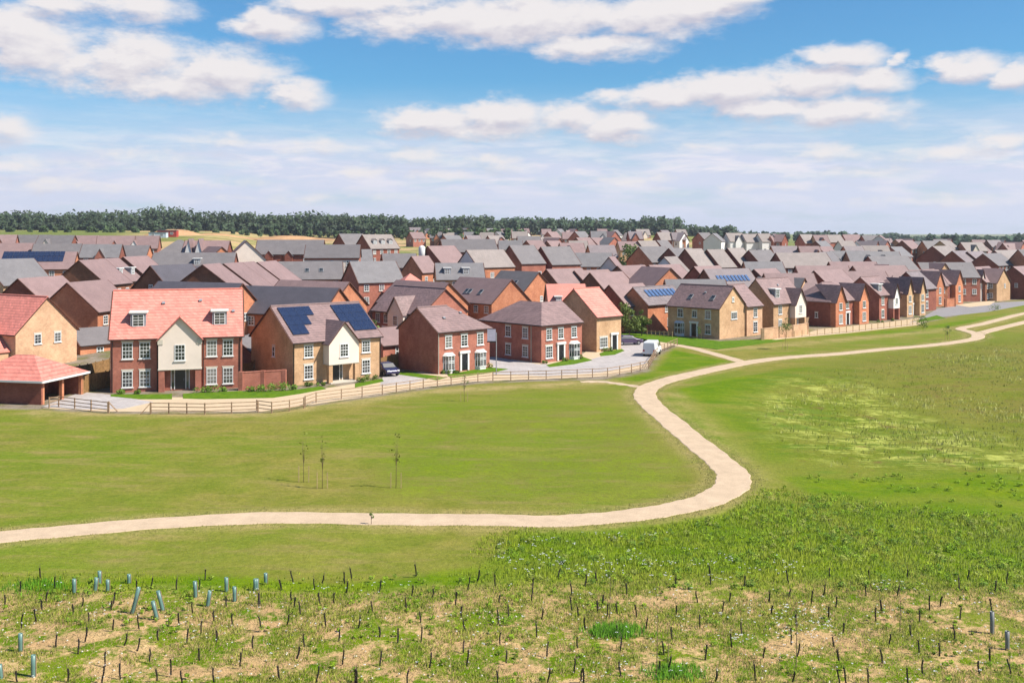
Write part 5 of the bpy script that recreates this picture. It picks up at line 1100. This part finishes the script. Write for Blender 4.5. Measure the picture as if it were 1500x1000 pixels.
# leafy weeds: low domes of broad leaves
def weeds(poly,n,thr,cols_,smin,smax,seed):
    X,Y=region(poly,n); nn=vnoise(X,Y,.6,seed); k=nn>thr; X,Y=X[k],Y[k]; vv=[];cc_=[]
    for x,y in zip(X,Y):
        s=random.uniform(smin,smax); b=cols_[random.randrange(len(cols_))]
        v,c=leafcloud([(x,y,s*.5,s)],int(34+90*s),.028+.03*s,b,.3,.8); vv.append(v); cc_.append(c)
    return np.concatenate(vv),np.concatenate(cc_)
WV=[];WC=[]
for a in (([(700,850),(740,785),(860,782),(960,775),(1060,757),(1120,722),(1560,760),(1560,868),(900,862)],1500,.42,[(.26,.42,.03),(.36,.52,.04),(.22,.36,.05),(.42,.48,.10)],.10,.26,21),
          ([(-60,845),(700,838),(900,858),(1560,858),(1560,1005),(-60,1005)],900,.5,[(.34,.52,.03),(.40,.52,.07),(.28,.44,.04)],.06,.15,22),
          ([(1130,700),(1100,720),(1560,770),(1700,700),(1500,695),(1250,692)],420,.5,[(.30,.46,.03),(.36,.50,.04)],.1,.18,23)):
    v,c=weeds(*a); WV.append(v); WC.append(c)
me_=npmesh('weeds',np.concatenate(WV),4,M['grassblade'],np.concatenate(WC)); tag(obj('weeds',me_),'leafy green weeds spread through the rough grass',kind='stuff')
# bright tufts
for px,py,r,n,h in ((900,925,.9,420,.30),(60,858,1.5,200,.2),(985,985,1.0,260,.26)):
    x,y=G(px,py); X=x+rng.normal(size=n)*r*.6; Y=y+rng.normal(size=n)*r*.35; cc=np.tile(np.array([[.20,.48,.02]]),(n,1)); v,c=blades(X,Y,4,np.full(n,h),.045,cc,.05,.5); V.append(v);C.append(c)
# mown lawn fringe and path edges
me_=npmesh('grass',np.concatenate(V),3,M['grassblade'],np.concatenate(C)); tag(obj('foreground_grass',me_),'rough green grass and weeds of the foreground',kind='stuff')
V=[];C=[]
ml=np.array(main); idx=rng.integers(0,len(ml)-1,11000); f=rng.random(11000)[:,None]; p0=ml[idx]*(1-f)+ml[idx+1]*f; tt=ml[idx+1]-ml[idx]; tt/=np.linalg.norm(tt,axis=1)[:,None]; nrm=np.stack([-tt[:,1],tt[:,0]],-1)
off=(1.22+np.abs(rng.normal(size=11000))*.4)*np.where(rng.random(11000)<.5,1,-1); p0=p0+nrm*off[:,None]; k=distline(p0[:,0],p0[:,1],main[::3])>1.15; p0=p0[k]
cc=np.tile(np.array([[.50,.46,.14]]),(len(p0),1)); v,c=blades(p0[:,0],p0[:,1],3,np.full(len(p0),.07),.05,cc,.06,.9); V.append(v);C.append(c)
me_=npmesh('verge grass',np.concatenate(V),3,M['grassblade'],np.concatenate(C)); tag(obj('verge_grass',me_),'short grass along the path edges',kind='stuff')
# meadow at right
V=[];C=[]
X,Y=region([(1075,600),(1130,550),(1300,520),(1560,488),(1700,560),(1560,705),(1330,692),(1200,692),(1120,652)],70000)
nn=.5*vnoise(X,Y,.18,3)+.3*vnoise(X,Y,.7,4)+.2*vnoise(X,Y,2.3,8); q=rng.random(len(X))
kk=rng.random(len(X))<np.clip((distline(X,Y,P([(1075,600),(1130,550),(1300,520),(1560,488),(1700,560),(1560,705),(1330,692),(1200,692),(1120,652),(1075,600)]))-1)/9,0,1)*np.clip((nn-.3)*5,.25,1)*.4; X,Y,nn,q=X[kk],Y[kk],nn[kk],q[kk]
cc=np.stack([.28+.16*nn,.34+.12*nn,.05+.02*nn],-1); fl=(nn>.56)&(q<.55); cc[fl]=np.array([.70,.70,.22]); br_=(nn<.36); cc[br_]=cc[br_]*np.array([1.1,.9,1.1])
v,c=blades(X,Y,3,.15+.45*nn**2,.07,cc,.14,.7); V.append(v);C.append(c)
me_=npmesh('meadow',np.concatenate(V),3,M['grassblade'],np.concatenate(C)); tag(obj('meadow_grass',me_),'tall mottled meadow grass with pale seed heads',kind='stuff')
# white umbels
V=[];C=[]
for poly,n,thr in (([(735,800),(860,785),(1130,790),(1200,860),(900,856),(700,840)],700,.55),([(-60,862),(1560,850),(1560,1005),(-60,1005)],900,.6),([(1050,890),(1220,890),(1220,950),(1050,950)],160,.3)):
    X,Y=region(poly,n); nn=vnoise(X,Y,.9,7); k=nn>thr; X,Y=X[k],Y[k]; m_=len(X); Z=rng.uniform(.2,.42,m_)
    for j in range(3):
        ox=X+rng.normal(size=m_)*.03; oy=Y+rng.normal(size=m_)*.03; s=.010+.014*rng.random(m_); 
        V.append(np.stack([np.stack([ox-s,oy-s,Z],-1),np.stack([ox+s,oy-s,Z],-1),np.stack([ox+s,oy+s,Z+.01],-1),np.stack([ox-s,oy+s,Z+.01],-1)],1).reshape(-1,3)); C.append(np.full((m_,3),.75))
me_=npmesh('flowers',np.concatenate(V),4,M['petal'],np.concatenate(C)); tag(obj('wildflowers',me_),'tiny white wild flowers scattered in the grass',kind='stuff')
# pale stones
X,Y=region([(-60,880),(1560,870),(1560,1005),(-60,1005)],900); m=MB()
for x,y in zip(X,Y):
    s=random.uniform(.02,.06); m.add([(x-s,y,-.0),(x+s,y,0),(x,y+s,0),(x,y-s,0),(x,y,s*.9)],[(0,3,4),(3,1,4),(1,2,4),(2,0,4)])
tag(obj('stones',m.mesh('stones',M['stone'])),'small pale stones lying on the bare soil',kind='stuff')
# ================================================================ camera, sun, sky
cam=bpy.data.cameras.new('camera'); co_=bpy.data.objects.new('camera',cam); col.objects.link(co_); sc.camera=co_
cam.sensor_width=36; cam.lens=36*F/1500; cam.shift_y=-(500-HY)/1500; cam.clip_start=.5; cam.clip_end=20000
co_.location=(0,0,CH); co_.rotation_euler=(R(90),0,0)
SAZ,SEL=-17.0,48.0
sd=Vector((math.cos(R(SAZ))*math.cos(R(SEL)),math.sin(R(SAZ))*math.cos(R(SEL)),math.sin(R(SEL))))
sl=bpy.data.lights.new('sun','SUN'); sl.energy=5.0; sl.angle=R(.6); sl.color=(1,.94,.85); so=bpy.data.objects.new('sun',sl); col.objects.link(so); so.rotation_euler=sd.to_track_quat('Z','Y').to_euler()
wd_=bpy.data.worlds.new('World'); sc.world=wd_; wd_.use_nodes=True; nt=wd_.node_tree; nt.nodes.clear()
class T2(N):
    def __init__(s,t): s.t=t; s.l=t.links
grp=bpy.data.node_groups.new('cloud density','ShaderNodeTree'); grp.interface.new_socket('v',in_out='INPUT',socket_type='NodeSocketVector'); grp.interface.new_socket('d',in_out='OUTPUT',socket_type='NodeSocketFloat')
g=T2(grp); gi=g.n('NodeGroupInput'); go=g.n('NodeGroupOutput')
# clouds by compass bearing and height above the horizon: (bearing px, row px, half width, half height, strength)
BL=[(40,65,150,52,1.0),(180,90,170,42,1.0),(330,105,110,40,1.0),(430,140,62,24,1.0),(250,125,140,24,.9),(20,45,110,40,1.0),
 (200,10,100,22,.9),(80,5,90,14,.8),(405,38,72,26,1.0),(380,24,40,16,.9),
 (520,5,160,26,.9),(640,25,170,36,1.0),(780,30,200,44,1.0),(930,20,180,36,1.0),(870,66,120,24,1.0),(1030,10,95,24,.9),(1080,-5,60,20,.8),
 (640,175,95,24,.95),(740,170,90,26,1.0),(830,172,80,24,1.0),(910,182,75,22,1.0),(700,190,150,14,.8),(930,200,40,14,.7),
 (980,140,90,22,.95),(1080,130,120,30,1.0),(1190,120,120,28,1.0),(1280,118,62,22,1.0),(1240,165,120,24,1.0),(1130,160,110,20,.9),(1240,84,72,18,.95),(900,140,60,12,.6),
 (1420,100,75,22,1.0),(1490,104,60,24,1.0),(1380,92,40,14,.8),(1320,82,14,9,.7),
 (10,190,55,24,.8),(600,228,60,14,.7),(720,240,55,16,.8),(640,256,60,12,.7),(540,250,50,9,.6),(460,215,110,10,.6),(220,225,130,14,.55),(330,205,90,9,.5),(1480,205,60,12,.8),(1390,222,80,12,.6),(1200,225,110,12,.6),(1020,215,50,9,.55),(1270,250,90,9,.5),
 (120,275,160,10,.5),(360,268,60,10,.6),(900,262,140,9,.5),(1120,275,120,8,.45),(500,290,200,8,.4),(1380,290,160,9,.45),(60,240,110,12,.55)]
n1=g.n('ShaderNodeTexNoise',i_Scale=1.0,i_Detail=7,i_Roughness=.62); mpn=g.n('ShaderNodeMapping'); mpn.inputs['Scale'].default_value=(16,34,1); g.k(gi.outputs[0],mpn.inputs['Vector']); g.k(mpn.outputs[0],n1.inputs['Vector'])
n2=g.n('ShaderNodeTexNoise',i_Scale=1.0,i_Detail=4,i_Roughness=.55); mq=g.n('ShaderNodeMapping'); mq.inputs['Scale'].default_value=(55,110,1); g.k(gi.outputs[0],mq.inputs['Vector']); g.k(mq.outputs[0],n2.inputs['Vector'])
# warp
wv=g.n('ShaderNodeVectorMath',operation='SUBTRACT'); g.k(n1.outputs['Color'],wv.inputs[0]); wv.inputs[1].default_value=(.5,.5,.5)
wm_=g.n('ShaderNodeVectorMath',operation='MULTIPLY'); g.k(wv.outputs[0],wm_.inputs[0]); wm_.inputs[1].default_value=(.05,.022,0)
wa=g.n('ShaderNodeVectorMath',operation='ADD'); g.k(gi.outputs[0],wa.inputs[0]); g.k(wm_.outputs[0],wa.inputs[1])
prev=None
for (bx,by,rx,ry,st) in BL:
    if by>195: st*=.8
    az=math.atan((bx-750)/F); el=math.atan((HY-by)/F*math.cos(az)); cz=math.cos(az)
    s1=g.n('ShaderNodeVectorMath',operation='SUBTRACT'); g.k(wa.outputs[0],s1.inputs[0]); s1.inputs[1].default_value=(az,el,0)
    m1=g.n('ShaderNodeVectorMath',operation='MULTIPLY'); g.k(s1.outputs[0],m1.inputs[0]); m1.inputs[1].default_value=(F/(rx*1.15*cz*cz),F/(ry*1.25),0)
    ln_=g.n('ShaderNodeVectorMath',operation='LENGTH'); g.k(m1.outputs[0],ln_.inputs[0])
    b=mth(g,'MULTIPLY_ADD',ln_.outputs['Value'],-st,st)
    prev=b if prev is None else mth(g,'SMOOTH_MAX' if False else 'MAXIMUM',prev,b)
dd=mth(g,'MULTIPLY_ADD',mth(g,'SUBTRACT',n1.outputs['Fac'],.5),1.5,mth(g,'MAXIMUM',prev,-.6)); dd=mth(g,'MULTIPLY_ADD',mth(g,'SUBTRACT',n2.outputs['Fac'],.5),.45,dd)
g.k(dd,go.inputs[0])
w=T2(nt); tc=w.n('ShaderNodeTexCoord'); sp_=w.n('ShaderNodeSeparateXYZ'); w.k(tc.outputs['Generated'],sp_.inputs[0])
az=mth(w,'ARCTAN2',sp_.outputs[0],sp_.outputs[1]); el=mth(w,'ARCSINE',sp_.outputs[2])
cb=w.n('ShaderNodeCombineXYZ'); w.k(az,cb.inputs[0]); w.k(el,cb.inputs[1])
d1=w.n('ShaderNodeGroup'); d1.node_tree=grp; w.k(cb.outputs[0],d1.inputs[0])
va=w.n('ShaderNodeVectorMath',operation='ADD'); w.k(cb.outputs[0],va.inputs[0]); va.inputs[1].default_value=(.004,.011,0)
d2=w.n('ShaderNodeGroup'); d2.node_tree=grp; w.k(va.outputs[0],d2.inputs[0])
mask=w.n('ShaderNodeMapRange',interpolation_type='SMOOTHSTEP'); mask.inputs['From Min'].default_value=-.02; mask.inputs['From Max'].default_value=.66; w.k(d1.outputs[0],mask.inputs[0])
lit=mth(w,'MULTIPLY_ADD',mth(w,'SUBTRACT',d1.outputs[0],d2.outputs[0]),1.1,.55,clamp=True)
ccol=ramp(w,lit,.1,.75,(.70,.68,.78,1),(.99,.95,.96,1))
# thin veil of high cloud growing towards the horizon
nv_=w.n('ShaderNodeTexNoise',i_Scale=1.0,i_Detail=6,i_Roughness=.6); mv=w.n('ShaderNodeMapping'); mv.inputs['Scale'].default_value=(7,45,1); w.k(cb.outputs[0],mv.inputs['Vector']); w.k(mv.outputs[0],nv_.inputs['Vector'])
hz=w.n('ShaderNodeMapRange',interpolation_type='SMOOTHSTEP'); hz.inputs['From Min'].default_value=.045; hz.inputs['From Max'].default_value=.150; hz.inputs['To Min'].default_value=1; hz.inputs['To Max'].default_value=0; w.k(el,hz.inputs[0])
veil=mth(w,'MULTIPLY',hz.outputs[0],mth(w,'MULTIPLY_ADD',ramp(w,nv_.outputs['Fac'],.35,.65),.55,.72),clamp=True)
sky=w.n('ShaderNodeTexSky',sky_type='NISHITA',sun_disc=False); sky.sun_elevation=R(SEL); sky.sun_rotation=math.atan2(sd.x,sd.y); sky.altitude=100; sky.air_density=1.0; sky.dust_density=.6; sky.ozone_density=1.6
SKY=.085*KA
skc=mix(w,1,sky.outputs[0],(.50,.93,1.20,1),'MULTIPLY')
cs=w.n('ShaderNodeVectorMath',operation='SCALE'); w.k(ccol,cs.inputs[0]); cs.inputs['Scale'].default_value=1/SKY*.66*KA
vs_=w.n('ShaderNodeVectorMath',operation='SCALE'); vs_.inputs[0].default_value=(.66,.71,.87); vs_.inputs['Scale'].default_value=1/SKY*.76*KA
vb=w.n('ShaderNodeVectorMath',operation='SCALE'); vb.inputs[0].default_value=(.86,.84,.92); vb.inputs['Scale'].default_value=1/SKY*.74*KA
n3=w.n('ShaderNodeTexNoise',i_Scale=1.0,i_Detail=6,i_Roughness=.6,i_Distortion=.4); m3=w.n('ShaderNodeMapping'); m3.inputs['Scale'].default_value=(13,75,1); w.k(cb.outputs[0],m3.inputs['Vector']); w.k(m3.outputs[0],n3.inputs['Vector'])
vf=mth(w,'MULTIPLY',ramp(w,n3.outputs['Fac'],.46,.60),ramp(w,mth(w,'MULTIPLY',el,10.0),.12,.6))
vc=mix(w,vf,vs_.outputs[0],vb.outputs[0])
c1=mix(w,veil,skc,vc); c2=mix(w,mask.outputs[0],c1,cs.outputs[0])
bg=w.n('ShaderNodeBackground',i_Strength=SKY); w.k(c2,bg.inputs['Color']); wo=w.n('ShaderNodeOutputWorld'); w.k(bg.outputs[0],wo.inputs['Surface'])
wd_.cycles.sampling_method='MANUAL'; wd_.cycles.sample_map_resolution=512
vs=sc.view_settings; vs.view_transform='Standard'; vs.look='None'; vs.gamma=1; vs.use_curve_mapping=False; vs.exposure=0.36+.31
sc.cycles.max_bounces=5; sc.cycles.diffuse_bounces=2; sc.cycles.glossy_bounces=2; sc.cycles.use_denoising=True

# ================================================================ air
m=MB(); m.box(-5500,-60,-3,5500,6500,60)
hm=bpy.data.materials.new('thin haze'); hm.use_nodes=True; ht=hm.node_tree; ht.nodes.clear(); pv=ht.nodes.new('ShaderNodeVolumePrincipled'); ho=ht.nodes.new('ShaderNodeOutputMaterial'); ht.links.new(pv.outputs[0],ho.inputs['Volume'])
pv.inputs['Color'].default_value=(.90,.93,1,1); pv.inputs['Density'].default_value=.00011; pv.inputs['Anisotropy'].default_value=.2
tag(obj('haze',m.mesh('haze',hm)),'thin pale haze over the distant land',kind='stuff')

for mt in bpy.data.materials:
    if not mt.use_nodes or mt.name in ('window glass','solar panel cells') or any(n.type=='BSDF_TRANSLUCENT' for n in mt.node_tree.nodes): continue
    b_=mt.node_tree.nodes.get('Principled BSDF')
    if b_ is None: continue
    s_=b_.inputs['Base Color']
    if s_.is_linked:
        h_=mt.node_tree.nodes.new('ShaderNodeHueSaturation'); h_.inputs['Value'].default_value=KA; mt.node_tree.links.new(s_.links[0].from_socket,h_.inputs['Color']); mt.node_tree.links.new(h_.outputs[0],s_)
    else: s_.default_value=sc3(s_.default_value,KA)
